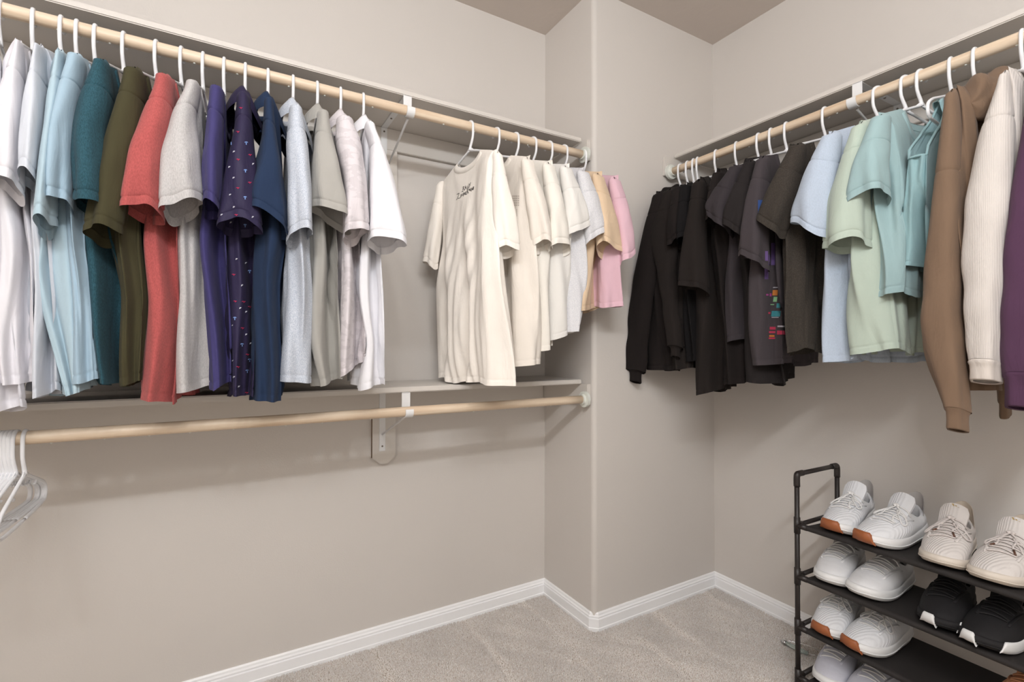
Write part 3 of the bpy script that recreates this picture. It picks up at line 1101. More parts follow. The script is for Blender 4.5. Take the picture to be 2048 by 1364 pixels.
# ------------------------------------------------------------------ cream shirts by the pillar
fab('cream', (244, 237, 228))
fab('ecru', (234, 226, 216))
fab('ivory', (234, 229, 220))
fab('snow', (230, 227, 222))
fab('marl', (196, 196, 202), alt=(230, 229, 230), heather=.02)
fab('peach', (220, 194, 164))
fab('pink', (222, 184, 196))
GM = 'pale shirts beside the pillar'
MID = [
    ('cream tee shirt turned towards the room, dark hand lettering below its collar', 940, 1003, 'cream', .222,
     [(322, 994, 1010), (369, 988, 1014), (433, 989, 1024), (498, 992, 1030)], (493, 500),
     [(545, 972, 1014), (650, 976, 1024), (762, 980, 1034)], (770, 772),
     [(492, 876, 900), (581, 870, 898), (751, 874, 906)], [(384, 868, 886), (441, 860, 884), (526, 850, 874)], 'cream shirt with lettering'),
    ('ecru tee shirt right behind the lettered cream shirt', 992, 1062, 'ecru', .2,
     [(340, 1052, 1074), (400, 1056, 1086), (485, 1066, 1096)], (482, 494), [(520, 1036, 1080), (600, 1038, 1083), (726, 1038, 1085)], (730, 728), None, None, 'ecru shirt'),
    ('ivory tee shirt third from the left beside the pillar', 1030, 1105, 'ivory', .195,
     [(350, 1095, 1116), (420, 1096, 1124), (490, 1096, 1132)], (486, 498), [(520, 1080, 1114), (600, 1082, 1114), (700, 1083, 1112)], (704, 694), None, None, 'ivory shirt'),
    ('snow white tee shirt between the ivory and the marled shirts', 1065, 1143, 'snow', .19,
     [(348, 1130, 1150), (400, 1131, 1158), (458, 1134, 1166)], (466, 448), [(500, 1105, 1146), (600, 1108, 1150), (668, 1112, 1155)], (676, 664), None, None, 'snow white shirt'),
    ('grey marled tee shirt left of the peach shirt', 1097, 1176, 'marl', .19,
     [(356, 1165, 1185), (420, 1166, 1194), (470, 1172, 1199)], (478, 464), [(500, 1140, 1176), (600, 1142, 1168), (664, 1143, 1158)], (668, 658), None, None, 'grey marled shirt'),
    ('short peach tee shirt beside the pillar corner', 1127, 1207, 'peach', .19,
     [(362, 1195, 1215), (430, 1194, 1226), (500, 1196, 1235)], (480, 514), [(525, 1168, 1216), (618, 1162, 1217)], (622, 618), None, None, 'peach shirt'),
    ('short pink tee shirt, last on the left rod', 1165, 1240, 'pink', .19,
     [(362, 1228, 1247), (430, 1230, 1255), (512, 1236, 1262)], (524, 498), [(526, 1212, 1243), (612, 1212, 1243)], (616, 610), None, None, 'pink shirt'),
]
for i, (lab, hk, sh, cl, sb, sr, shm, br, bh, fb, fs, hn) in enumerate(MID):
    g = Garment('tee_shirt', lab, 'tee shirt', hk, 'A', sh, C_[cl], 200 + i, GM, hn, .198)
    g.body(br, sb, far=fb, hem=bh, crease=[(0, .3, .015, .08)], scoop=(.085, .036), fold=.013, nf=2.6, mid=.03 if i else .034)
    g.sleeve(sr, shm, tilt=.03, zcap=-.069, out=(.216, .27), inn=(.186, .198))
    if fs:
        g.sleeve(fs, (520, 532), near=False, tilt=.02, zcap=-.069, out=(.216, .262), inn=(.186, .198))
    else:
        g.farsleeve(thin=.5 if cl == 'pink' else .7, zcap=-.069, out=(.216, .262), inn=(.186, .198))
    g.neckband()
    GL[cl] = g
ink = plain('ink_black', (52, 46, 44), .8)
LT = [[(760, 740), (800, 570)], [(770, 590), (830, 560), (815, 620), (790, 650), (830, 670), (800, 720), (745, 745)], [(840, 690), (880, 540), (900, 650)], [(850, 620), (900, 600)],
      [(920, 650), (950, 540)], [(975, 500), (955, 610), (990, 590)], [(990, 470), (1015, 530)], [(1050, 420), (1000, 590)],
      [(580, 830), (660, 790), (600, 960), (560, 1020)], [(620, 970), (680, 950)], [(700, 960), (715, 830)], [(720, 920), (745, 810), (760, 890), (790, 780), (800, 900)],
      [(802, 890), (820, 760), (840, 850), (860, 740), (866, 850)], [(930, 720), (895, 740), (880, 840), (920, 820)], [(885, 790), (915, 775)],
      [(940, 800), (925, 650), (975, 640), (935, 720), (975, 790)], [(985, 720), (1000, 640), (1020, 710), (1040, 610), (1050, 720)], [(1060, 730), (1085, 600), (1105, 690)], [(1068, 670), (1100, 650)],
      [(1110, 690), (1130, 570), (1140, 680), (1152, 560)]]
g = GL['cream']
g.print_strokes([[(880 + x * .05865, 340 + y * .05865) for x, y in s] for s in LT], 'lettering', ink, .0011)['label'] = 'dark hand drawn lettering'
g = GL['ecru']
o = g.print_quads([[(1025 + i * 3.6, 391 + j * 4.5), (1027.4 + i * 3.6, 391 + j * 4.5), (1027.4 + i * 3.6, 393.6 + j * 4.5), (1025 + i * 3.6, 393.6 + j * 4.5)] for i in range(4) for j in range(5)]
                  + [[(1026, 418), (1034, 418), (1034, 432), (1026, 432)]], 'printed_grid', plain('print_taupe', (196, 184, 174), .9), n=1, kind='stuff')

# ------------------------------------------------------------------ right rod
fab('black', (30, 25, 24))
fab('soft_black', (35, 30, 28))
fab('jet', (20, 18, 19))
fab('charcoal', (54, 49, 52))
fab('graphite', (38, 34, 34))
fab('smoke', (66, 60, 63))
fab('pepper', (56, 51, 46), heather=.2, fleck=(96, 86, 76))
fab('sky', (180, 192, 208), heather=.06)
fab('mint', (180, 193, 180))
fab('seafoam', (152, 178, 180))
fab('aqua', (146, 178, 182))
fab('brown', (120, 98, 80))
fab('oat', (208, 201, 195), rib=95.)
fab('oat_plain', (212, 203, 195))
fab('plum', (84, 56, 80))
GR = 'clothes on the right rod'
RIGHT = [
    # name, label, hook, shoulder, cloth, sleeve rows, hem, body rows, body hem, hanger phrase, options
    ('sweatshirt', 'black sweatshirt with long cuffed sleeve, first at the pillar', 1362, 1302, 'black', [(396, 1298, 1322), (443, 1285, 1320), (555, 1267, 1308), (649, 1260, 1298), (738, 1257, 1290)], None, [(500, 1300, 1345), (650, 1284, 1345), (735, 1282, 1345)], (742, 738), 'black cuffed sweatshirt', dict(cuff=(.048, .58), band=1)),
    ('sweatshirt', 'black sweatshirt with bent elbow, second from the pillar', 1376, 1330, 'soft_black', [(386, 1320, 1346), (430, 1304, 1350), (465, 1294, 1352), (530, 1313, 1352), (600, 1328, 1356), (690, 1340, 1366)], None, [(500, 1325, 1375), (600, 1330, 1380), (738, 1346, 1382)], (742, 736), 'black sweatshirt with bent elbow', dict(cuff=(.04, .6))),
    ('tee_shirt', 'black tee shirt with open sleeve showing between the sweatshirts and the long black tee', 1388, 1350, 'black', [(378, 1342, 1366), (430, 1342, 1376), (484, 1344, 1378)], (490, 476), [(520, 1350, 1388), (690, 1354, 1390)], (694, 690), 'black shirt with open sleeve', {}),
    ('tee_shirt', 'black tee shirt mostly hidden behind the long black tee', 1396, 1364, 'jet', [(375, 1356, 1380), (480, 1358, 1390)], (484, 478), [(520, 1366, 1400), (720, 1368, 1402)], (724, 720), 'mostly hidden black shirt', {}),
    ('tee_shirt', 'long black tee shirt hanging lowest of the black shirts', 1433, 1391, 'soft_black', [(370, 1380, 1406), (450, 1376, 1412), (572, 1366, 1418)], (569, 582), [(600, 1384, 1440), (700, 1385, 1446), (786, 1390, 1441)], (791, 782), 'long black shirt', {}),
    ('tee_shirt', 'black tee shirt whose hem shows right of the long black tee', 1474, 1430, 'black', [(352, 1422, 1442), (440, 1420, 1452)], (444, 436), [(480, 1420, 1470), (650, 1440, 1484), (768, 1443, 1484)], (772, 764), 'black shirt right of the longest one', dict(sb=.16)),
    ('tee_shirt', 'charcoal tee shirt with its sleeve tip pointing to the pillar', 1518, 1466, 'charcoal', [(336, 1456, 1478), (380, 1437, 1474), (420, 1421, 1466), (450, 1424, 1468)], (424, 468), [(500, 1446, 1490), (600, 1449, 1492), (678, 1450, 1492)], (682, 676), 'charcoal shirt', dict(sb=.2)),
    ('tee_shirt', 'black tee shirt with long hem below the printed shirt', 1543, 1494, 'graphite', [(330, 1485, 1506), (400, 1466, 1502), (450, 1453, 1490)], (440, 474), [(500, 1470, 1515), (650, 1486, 1540), (768, 1488, 1560)], (762, 774), 'shirt just left of the printed one', dict(sb=.165)),
    ('tee_shirt', 'charcoal tee shirt with a colourful neon print', 1574, 1518, 'smoke', [(322, 1508, 1531), (400, 1498, 1536), (518, 1485, 1535)], (506, 530), [(560, 1490, 1546), (650, 1492, 1556), (728, 1502, 1556)], (733, 728), 'shirt with neon print', dict(sb=.2)),
    ('tee_shirt', 'dark grey flecked tee shirt left of the sky blue one', 1651, 1584, 'pepper', [(302, 1573, 1602), (380, 1550, 1592), (450, 1522, 1566)], (438, 466), [(500, 1556, 1602), (600, 1564, 1606), (702, 1580, 1612)], (712, 700), 'flecked dark grey shirt', {}),
    ('tee_shirt', 'sky blue tee shirt with rolled sleeve', 1757, 1648, 'sky', [(280, 1640, 1662), (306, 1631, 1664), (370, 1618, 1664), (442, 1606, 1661)], (440, 470), [(490, 1644, 1684), (600, 1641, 1688), (716, 1645, 1690)], (724, 722), 'sky blue shirt', {}),
    ('tee_shirt', 'pale mint green tee shirt right of the sky blue one', 1812, 1708, 'mint', [(264, 1698, 1724), (337, 1682, 1732), (411, 1665, 1736), (488, 1661, 1738)], (498, 474), [(530, 1692, 1760), (620, 1687, 1768), (706, 1689, 1778)], (712, 702), 'mint green shirt', {}),
    ('tee_shirt', 'short seafoam tee shirt with wide gaping sleeve', 1843, 1746, 'seafoam', [(250, 1736, 1764), (303, 1726, 1772), (370, 1715, 1779), (400, 1712, 1780)], (425, 372), [(480, 1742, 1800), (588, 1742, 1798)], (597, 586), 'seafoam shirt', {}),
    ('tank_top', 'aqua sleeveless top with deep armhole', 1903, 1850, 'aqua', None, None, [(375, 1816, 1856), (440, 1800, 1854), (526, 1795, 1856)], (534, 530), 'aqua sleeveless top', dict(tank=-.21)),
    ('hoodie', 'brown hoodie with hood folded at the shoulder', 1951, 1895, 'brown', [(192, 1883, 1908), (242, 1876, 1914), (343, 1866, 1916), (417, 1860, 1917), (550, 1847, 1919), (642, 1842, 1922), (737, 1861, 1932), (812, 1893, 1940)], None, [(300, 1908, 1950), (600, 1915, 1965), (770, 1885, 1990)], (782, 780), 'brown hoodie', dict(cuff=(.05, .82), hood=1, seam=.22)),
    ('sweater', 'cream ribbed sweater with plain cuff between brown and plum', 2046, 2003, 'oat', [(150, 1993, 2014), (259, 1952, 2026), (394, 1928, 2022), (541, 1925, 2012), (716, 1937, 2006)], None, [(300, 2000, 2060), (700, 2000, 2080)], (705, 705), 'cream ribbed sweater', dict(cuff=(.046, .95), cmat='oat_plain', seam=.12)),
    ('sweatshirt', 'plum purple sweatshirt at the right edge of the photo', 2108, 2066, 'plum', [(130, 2055, 2078), (276, 2036, 2105), (394, 2016, 2110), (642, 2002, 2092), (727, 2004, 2086), (742, 2006, 2085)], None, [(300, 2070, 2130), (760, 2065, 2150)], (765, 765), 'plum sweatshirt', dict(cuff=(.075, .9), seam=.15)),
]
for i, (nm, lab, hk, sh, cl, sr, shm, br, bh, hn, op) in enumerate(RIGHT):
    g = Garment(nm, lab, nm.replace('_', ' '), hk, 'C', sh, C_[cl], 300 + i, GR, hn, .186)
    g.body(br, op.get('sb', .19 if nm != 'tank_top' else .17), hem=bh, crease=[(-.2, .3, .02, .07)], scoop=(.085, .03), fold=.011, tank=op.get('tank'))
    if sr:
        longs = 'cuff' in op
        kw = dict(out=(.222, .262), inn=(.16, .195), longs=True, cuff=op['cuff'], seam=op.get('seam', .1), amp=.05) if longs else dict(tilt=.022, zcap=-.066, inn=(.172, .186))
        g.sleeve(sr, shm, **kw)
        if longs and op.get('cmat'):
            [c for c in g.root.children if c.name.startswith('cuff')][0].data.materials[0] = C_[op['cmat']]
        g.farsleeve(**kw)
        if op.get('cmat'):
            for c in g.root.children:
                if c.name.startswith('cuff'):
                    c.data.materials[0] = C_[op['cmat']]
    g.neckband(.022 if 'cuff' in op else .018)
    GL[cl + nm] = g

# armhole binding of the sleeveless top
g = GL['aquatank_top']
for e in (1, -1):
    bd = []
    for sd in (-1, 1):
        q = np.linspace(.6, 1, 14) if sd < 0 else np.linspace(1, .6, 14)
        for k in q:
            s0 = e * k * .9 * g.sb
            z = float(g.ztop(np.float64(s0), sd))
            a = float(g.aw(z)) * (1 - .5 * float(sstep(-.24, -.02, z)))
            s = e * k * a
            bd.append((s, float(g.surf(sd, np.float64(s), np.float64(z - .002))), z))
    mid_ = []
    for th in np.linspace(-PI / 2, PI / 2, 9)[1:-1]:
        tc, hw = (g.tcN(g.tank), g.thN(g.tank)) if e > 0 else (g.tcF(g.tank), g.thF(g.tank))
        b = float(g.bulge(g.tank, np.float64(e)))
        mid_.append((e * (g.aw(g.tank) - b + b * math.cos(th)), tc + hw * math.sin(th), g.tank))
    MB().tube(bd[:14] + mid_ + bd[14:], .0035, 8).build('armhole_binding', C_['aqua'], g.root, True)

# the hood of the brown hoodie: a thick folded cloth lobe beside the neck
g = GL['brownhoodie']
nu_, nv_ = 48, 26
u_, v_ = np.meshgrid(np.linspace(0, 2 * PI, nu_, endpoint=False), np.linspace(0, PI, nv_))
rad = 1 + .10 * np.sin(3 * u_ + 5 * np.cos(v_)) * np.sin(v_) + .07 * np.sin(7 * v_ + 2 * np.sin(u_)) * np.sin(v_) + .05 * np.sin(5 * u_ - 6 * v_) * np.sin(v_)
hx = .075 + .105 * rad * np.cos(v_) - .01 * np.sin(v_)
hy = .04 + .055 * rad * np.sin(v_) * np.cos(u_)
hz = -.078 + .078 * rad * np.sin(v_) * np.sin(u_) - .30 * (hx - .075)
hp = np.stack([hx, hy, hz], -1)
ix = np.arange(nu_ * nv_).reshape(nv_, nu_)
mesh_obj('hood', hp.reshape(-1, 3), np.stack([ix[:-1], np.roll(ix[:-1], -1, 1), np.roll(ix[1:], -1, 1), ix[1:]], -1).reshape(-1, 4), C_['brown'], g.root)
# hood-like collar of the first black sweatshirt
g = GL['blacksweatshirt']
hx = .03 + .08 * rad * np.cos(v_)
hy = -.03 + .035 * rad * np.sin(v_) * np.cos(u_)
hz = -.03 + .04 * rad * np.sin(v_) * np.sin(u_) - .3 * (hx - .03)
mesh_obj('hood', np.stack([hx, hy, hz], -1).reshape(-1, 3), np.stack([ix[:-1], np.roll(ix[:-1], -1, 1), np.roll(ix[1:], -1, 1), ix[1:]], -1).reshape(-1, 4), C_['black'], g.root)

# neon print
g = GL['smoketee_shirt']
tr = g.bvh()


def c9(x0, y0, x1, y1, sk=0):
    f = lambda x, y: (1440 + x * .2345, 460 + y * .2345)
    return [f(x0 + sk, y0), f(x1 + sk, y0), f(x1, y1), f(x0, y1)]


NEON = [('violet', (124, 96, 160), [c9(380, 330, 412, 420), c9(436, 110, 470, 300), c9(385, 180, 410, 262), c9(415, 210, 430, 300)]),
        ('orange', (230, 140, 60), [c9(446, 512, 490, 558, 4), c9(420, 895, 465, 912)]),
        ('lime', (150, 205, 150), [c9(452, 570, 484, 612, 6), c9(430, 632, 462, 640)]),
        ('turquoise', (60, 150, 160), [c9(480, 625, 520, 664, 4), c9(436, 690, 512, 738, 6)]),
        ('crimson', (214, 60, 96), [c9(424, 826, 474, 850), c9(418, 862, 472, 880), c9(416, 916, 470, 930), c9(486, 858, 560, 892), c9(412, 700, 430, 715)]),
        ('white', (210, 206, 214), [c9(490, 815, 552, 828), c9(450, 486, 500, 494, 6), c9(440, 742, 500, 748)]),
        ('magenta', (180, 70, 150), [c9(394, 545, 414, 560), c9(424, 540, 440, 566)]),
        ('azure', (52, 90, 160), [[(1516, 400), (1525, 400), (1525, 434), (1516, 434)]])]
for nm, c, q in NEON:
    pm = plain('print_' + nm, tuple(int(v * .82) for v in c), .8)
    for q1 in q:
        g.print_quads([q1], 'print_' + nm, pm, tr, 3)

# ------------------------------------------------------------------ empty hangers on the lower rod
words = ['white empty hanger hanging apart, rightmost on the lower rod', 'white empty hanger second from the right on the lower rod', 'white empty hanger third from the right on the lower rod',
         'white empty hanger fourth from the right on the lower rod', 'white empty hanger fifth from the right on the lower rod', 'white empty hanger sixth from the right on the lower rod', 'white empty hanger leftmost of those in view on the lower rod']
for (px_, a), wd in zip([(51, 1.), (33, -3), (25, -4.5), (17, -4), (9, -5), (1, -3.5), (-7, -5)], words):
    P = hit(px_, 868, 1, RODY)
    add_hanger((P[0], RODY, LOWZ - NECK), -PI / 2 + math.radians(a), wd, 'empty hangers on the lower rod')

# ------------------------------------------------------------------ shoe rack
M_rack = plain('rack_black', (40, 34, 32), .45)


def rack_cloth():
    m, nt, b = newmat('rack_cloth')
    b.inputs['Base Color'].default_value = (*lin((38, 34, 33)), 1)
    b.inputs['Roughness'].default_value = .75
    n1 = node(nt, 'ShaderNodeTexNoise', Scale=600., Detail=2.)
    nt.links.new(coords(nt), n1.inputs[0])
    bump(nt, b, n1.outputs[0], .3, .0008)
    return m


M_rcloth = rack_cloth()
RXF, RXB, RY0, RY1 = 1.76, 2.02, -1.006, -1.80
TIER = [.568, .389, .212, .036]
RYAW = math.radians(-1.1)
c_, s_ = math.cos(RYAW), math.sin(RYAW)
rk = empty('shoe_rack', (RXF - (c_ * RXF - s_ * RY0), RY0 - (s_ * RXF + c_ * RY0), 0), RYAW)
tag(rk, 'black metal shoe rack with four cloth shelves along the right wall', 'shoe rack')
pr = .0082
for y in (RY0, RY1):
    for x in (RXF, RXB):
        MB().tube([(x, y, .0), (x, y, .3), (x, y, .748)], pr, 14).build('post', M_rack, rk, True)
    MB().tube([(RXF, y, .748), (RXB, y, .748)], pr, 14).build('top_bar', M_rack, rk, True)
    for x in (RXF, RXB):
        e = 1 if x == RXF else -1
        MB().tube(smoothpath([(x, y, .705), (x, y, .735), (x + e * .004, y, .747), (x + e * .018, y, .7485), (x + e * .035, y, .7485)], 4), pr + .0022, 14).build('corner_joint', M_rack, rk, True)
    for z in TIER:
        MB().tube([(RXF, y, z), (RXB, y, z)], pr - .0006, 12).build('side_bar', M_rack, rk, True)
        for x in (RXF, RXB):
            e = 1 if x == RXF else -1
            f = -1 if y == RY0 else 1
            j = MB().tube([(x, y, z - .028), (x, y, z + .028)], pr + .0022, 14).build('joint', M_rack, rk, True)
            MB().tube([(x, y, z), (x + e * .03, y, z)], pr + .0018, 12).build('joint_arm', M_rack, j, True)
            MB().tube([(x, y, z), (x, y + f * .035, z)], pr + .0018, 12).build('joint_arm', M_rack, j, True)
for z in TIER:
    for x in (RXF, RXB):
        MB().tube([(x, RY0, z), (x, RY1, z)], pr - .0006, 12).build('rail', M_rack, rk, True)
    # cloth sheet wrapped over both rails
    R = pr + .0008
    sec = [(RXF + R * math.cos(a), z + R * math.sin(a)) for a in np.radians(np.linspace(320, 90, 12))]
    sec += [(RXF + (RXB - RXF) * t, z + R - .006 * math.sin(PI * t)) for t in np.linspace(.06, .94, 14)]
    sec += [(RXB + R * math.cos(a), z + R * math.sin(a)) for a in np.radians(np.linspace(90, -140, 12))]
    V = [(x, y, zz) for y in np.linspace(RY0 - .036, RY1 + .036, 12) for x, zz in sec]
    k = len(sec)
    mesh_obj('cloth_shelf', V, np.array([(i * k + j, i * k + j + 1, (i + 1) * k + j + 1, (i + 1) * k + j) for i in range(11) for j in range(k - 1)]), M_rcloth, rk)


# ------------------------------------------------------------------ shoes
def knit(name, rgb, rough=.85, ridge=0., wr=.15):
    m, nt, b = newmat(name)
    b.inputs['Base Color'].default_value = (*lin(rgb), 1)
    b.inputs['Roughness'].default_value = rough
    co = coords(nt)
    n1 = node(nt, 'ShaderNodeTexNoise', Scale=900., Detail=2.)
    nt.links.new(co, n1.inputs[0])
    p = bump(nt, b, n1.outputs[0], .3, .0006)
    if wr:
        n2 = node(nt, 'ShaderNodeTexNoise', Scale=30., Detail=3.)
        nt.links.new(co, n2.inputs[0])
        p = bump(nt, b, n2.outputs[0], wr, .006, p)
    if ridge:
        wv = node(nt, 'ShaderNodeTexWave', Scale=ridge, Distortion=1.2)
        wv.bands_direction = 'DIAGONAL'
        nt.links.new(co, wv.inputs[0])
        bump(nt, b, wv.outputs[1], .45, .0016, p)
    return m


M_kn = knit('knit_white', (226, 227, 230), .85, 70.)
M_kc = knit('knit_chalk', (216, 210, 206), .85, 80.)
M_lw = knit('leather_white', (228, 228, 230), .45, 0, .3)
M_bk = knit('knit_black', (24, 22, 24), .8)
M_gr = knit('knit_grey', (196, 196, 206), .7, 0, .3)
M_tan = knit('suede_tan', (214, 152, 112), .8)
M_sw = plain('sole_white', (232, 232, 232), .5)
M_sc = plain('sole_cream', (216, 206, 194), .55)
M_gum = plain('gum_rubber', (158, 92, 54), .5)
M_lace = knit('lace_white', (232, 231, 230), .85, 0, 0)
M_lacec = knit('lace_chalk', (214, 206, 202), .85, 0, 0)
M_laceb = knit('lace_black', (30, 28, 30), .85, 0, 0)
M_heel = plain('heel_grey', (176, 172, 170), .5)
M_heelc = plain('heel_beige', (196, 182, 166), .5)
M_lin = knit('lining', (150, 146, 146), .95, 0, 0)
M_gold = plain('emblem_gold', (176, 150, 96), .4)
M_aglet = plain('aglet_brown', (98, 66, 50), .4)
SL = .292
NX = np.array([0, .006, .03, .07, .11, .15, .19, .225, .255, .275, .287, .292])
NW = np.array([0, .019, .034, .039, .040, .045, .0515, .0535, .048, .0375, .021, 0])


def outline(n=72, side=1, k=1., grow=0.):
    ph = np.linspace(0, 2 * PI, n, endpoint=False)
    x = SL / 2 + SL / 2 * np.cos(ph)
    w_ = np.interp(x, NX, NW)
    k2 = np.exp(-np.linspace(-1.5, 1.5, 5) ** 2)
    k2 /= k2.sum()
    y = np.sign(np.sin(ph)) * w_
    y = np.convolve(np.concatenate([y[-2:], y, y[:2]]), k2, 'valid')
    cyl = -side * .010 * sstep(.16, .29, x) + side * .004 * np.sin(np.clip(x / .2, 0, 1) * PI)
    c = SL / 2
    return ph, c + (x - c) * (k + grow), y * k + np.sign(y) * grow * .05, cyl


def loft(rings, mat, name, parent, captop=False, capbot=False):
    R = np.array(rings)
    V, K = R.shape[:2]
    idx = np.arange(V * K).reshape(V, K)
    A, B = idx[:-1], idx[1:]
    f = np.stack([A, np.roll(A, -1, 1), np.roll(B, -1, 1), B], -1).reshape(-1, 4).tolist()
    if capbot:
        f.append(list(idx[0])[::-1])
    if captop:
        f.append(list(idx[-1]))
    m = MB()
    m.add(R.reshape(-1, 3), f)
    return m.build(name, mat, parent, True)


def make_shoe(label, loc, rz, side, style, sz=1., group='sneakers on the shoe rack'):
    """local x = towards the toe, y = left, origin under the heel"""
    st = dict(upper=M_kn, sole=M_sw, lace=M_lace, heel=M_heel, guards=(), bow=True, tongue=M_kn, emblem=False, thick=1., aglet=None, hi=1.)
    st.update(style)
    r = empty('sneaker', loc, rz)
    tag(r, label, 'shoe', group)
    r.scale = (sz, sz, sz)
    ph, ox, oy, oc = outline(side=side)
    tk = st['thick']
    spring = lambda x: .016 * np.clip((x - .19) / .1, 0, 1) ** 2
    zt = lambda x: (.027 + .012 * sstep(.16, .02, x)) * tk + spring(x) * .8
    rings = []
    for k, fz in ((.88, 0), (.95, .0), (1.0, .22), (1.03, .5), (1.02, .8), (.985, 1.), (.9, 1.02)):
        x = SL / 2 + (ox - SL / 2) * k + (.004 * (k - .95) if k > 1 else 0)
        y = oy * k
        z = spring(x) * (1 - fz) * 1.0 + zt(x) * fz
        rings.append(np.stack([x, y + oc, z], -1))
    so = loft(rings, st['sole'], 'sole', r, True, True)
    if tk > .9:
        # outsole line
        x = SL / 2 + (ox - SL / 2) * 1.028
        MB().tube(np.stack([x, oy * 1.028 + oc, spring(x) * .7 + zt(x) * .33], -1), .0014, 6, closed=True).build('sole_groove', st['sole'], so, True)
    # upper
    hi = st['hi']
    cph, sph = np.cos(ph), np.sin(ph)
    ct = np.clip(cph, 0, 1) ** 1.4
    hl = np.clip(-cph, 0, 1) ** 2
    bx, by = SL / 2 + (ox - SL / 2) * .965, oy * .965
    bz = zt(bx) - .003
    tx, ty = .078 + .056 * cph, .032 * sph
    tz = (.066 + .022 * hl + .030 * ct) * hi
    rings = []
    for v in np.concatenate([np.linspace(0, 1, 22)]):
        wt = v ** 1.0
        ws = v ** 2.2
        wx = ct * wt + (1 - ct) * v ** 1.1
        x = bx + (tx - bx) * wx
        y = by + (ty - by) * ws + by * .07 * math.sin(PI * v)
        fz = ct * v ** .7 + (1 - ct) * v ** .85
        z = bz + (tz - bz) * fz
        # flex creases over the toes
        rings.append(np.stack([x, y + oc * (1 - v), z], -1))
    # rolled collar
    top = rings[-1]
    cen = np.array([.078, 0, 0])
    for dk, dz in ((.97, .003), (.9, .003), (.84, -.004), (.84, -.03)):
        q = top.copy()
        q[:, :2] = cen[:2] + (top[:, :2] - cen[:2]) * dk
        q[:, 2] += dz
        rings.append(q)
    up = loft(rings, st['upper'], 'upper', r)
    bm_v = [v.co.copy() for v in up.data.vertices]
    from mathutils.bvhtree import BVHTree

    # tongue
    T_ = []
    for i, t in enumerate(np.linspace(0, 1, 9)):
        cx = .172 - .078 * t
        cz = (.0735 + .064 * t - .006 * math.sin(PI * t)) * hi
        hw = .0265 + .007 * t - .007 * max(0, (t - .8) / .2) ** 2
        for y in np.linspace(-1, 1, 9):
            T_.append((cx - .008 * y * y * (1 - t * .5), hw * y, cz - .010 * y * y))
    n9 = 9
    V = np.array(T_)
    V2 = V - np.array([.004, 0, .005])
    F = [(i * n9 + j, i * n9 + j + 1, (i + 1) * n9 + j + 1, (i + 1) * n9 + j) for i in range(8) for j in range(8)]
    m = MB().add(V, F).add(V2, F)
    o = 81
    rim = [j for j in range(9)] + [i * 9 + 8 for i in range(1, 9)] + [72 + j for j in range(7, -1, -1)] + [i * 9 for i in range(7, 0, -1)]
    for a, b in zip(rim, rim[1:] + rim[:1]):
        m.add([V[a], V[b], V2[b], V2[a]], [(0, 1, 2, 3)])
    tg = m.build('tongue', st['tongue'], r, True)
    V_all = bm_v + [v.co.copy() for v in tg.data.vertices]
    Fs = [list(p.vertices) for p in up.data.polygons] + [[len(bm_v) + i for i in p.vertices] for p in tg.data.polygons]
    tree = BVHTree.FromPolygons(V_all, Fs)

    def onto(x, y, off=.0022):
        p, nn, _, _ = tree.ray_cast(Vector((x, y, .3)), Vector((0, 0, -1)))
        return np.array((x, y, .06)) if p is None else np.array(p) + np.array([.25, 0, 1.]) * off
    # eyestays and laces
    for e in (1, -1):
        MB().tube([onto(x, e * (.029 + .0012 * k), .0006) for k, x in enumerate(np.linspace(.222, .128, 9))], .0042, 8, flat=.5).build('eyestay', st['upper'], r, True)
    for k, x in enumerate(np.linspace(.216, .134, 7)):
        w_ = .027 + .0012 * k
        d = .004 * (1 if k % 2 else -1)
        MB().tube([onto(x + d * t, w_ * t, .0034) for t in np.linspace(-1, 1, 11)], .0034, 8, flat=.55).build('lace', st['lace'], r, True)
    if st['bow']:
        c = onto(.136, 0, .006)
        bow = MB()
        bow.tube(smoothpath([c + np.array([.003, -.006, 0]), c + np.array([-.002, 0, .003]), c + np.array([.002, .007, 0])], 5), .005, 8)
        kn = bow.build('lace_knot', st['lace'], r, True)
        rr = random.Random(label)
        for e in (1, -1):
            a = rr.uniform(.85, 1.15)
            pts = [c, (.150, e * .022 * a, 0), (.172, e * .043 * a, 0), (.190, e * .040 * a, 0), (.178, e * .026, 0), (.152, e * .008, 0)]
            P = [c] + [onto(p[0], p[1], .005 + .002 * (i % 2)) for i, p in enumerate(pts[1:])]
            P = [p if p[2] > .035 else np.array([p[0], p[1], .045]) for p in P]
            MB().tube(smoothpath(P, 6), .0026, 8, flat=.7).build('lace_loop', st['lace'], r, True)
            pts = [(.145, e * .012), (.165, e * .018 * a), (.186, e * .015), (.205 * (1 if e > 0 else .96), e * .022)]
            P = [c] + [onto(p[0], p[1], .0055) for p in pts]
            Q = smoothpath(P, 6)
            tl = MB().tube(Q, .0025, 8, flat=.7).build('lace_tail', st['lace'], r, True)
            if st['aglet']:
                MB().tube([Q[-4], Q[-1], Q[-1] + (Q[-1] - Q[-4]) * .6], .0026, 8).build('aglet', st['aglet'], tl, True)
    # heel tab, standing up behind the collar
    hb = []
    for t in np.linspace(0, 1, 8):
        for a in np.linspace(-1, 1, 13):
            an = PI + a * (1.3 - .55 * t)
            k = 1.0 + .03 * (1 - t)
            hb.append((.078 + (.058 + .012 * t) * k * math.cos(an) - .002, .035 * k * math.sin(an), (.046 + .082 * t - .016 * a * a * t) * hi))
    V = np.array(hb)
    V2 = V + np.array([.0045, 0, 0])
    n13 = 13
    F = [(i * n13 + j, i * n13 + j + 1, (i + 1) * n13 + j + 1, (i + 1) * n13 + j) for i in range(7) for j in range(12)]
    m = MB().add(V, F).add(V2, F)
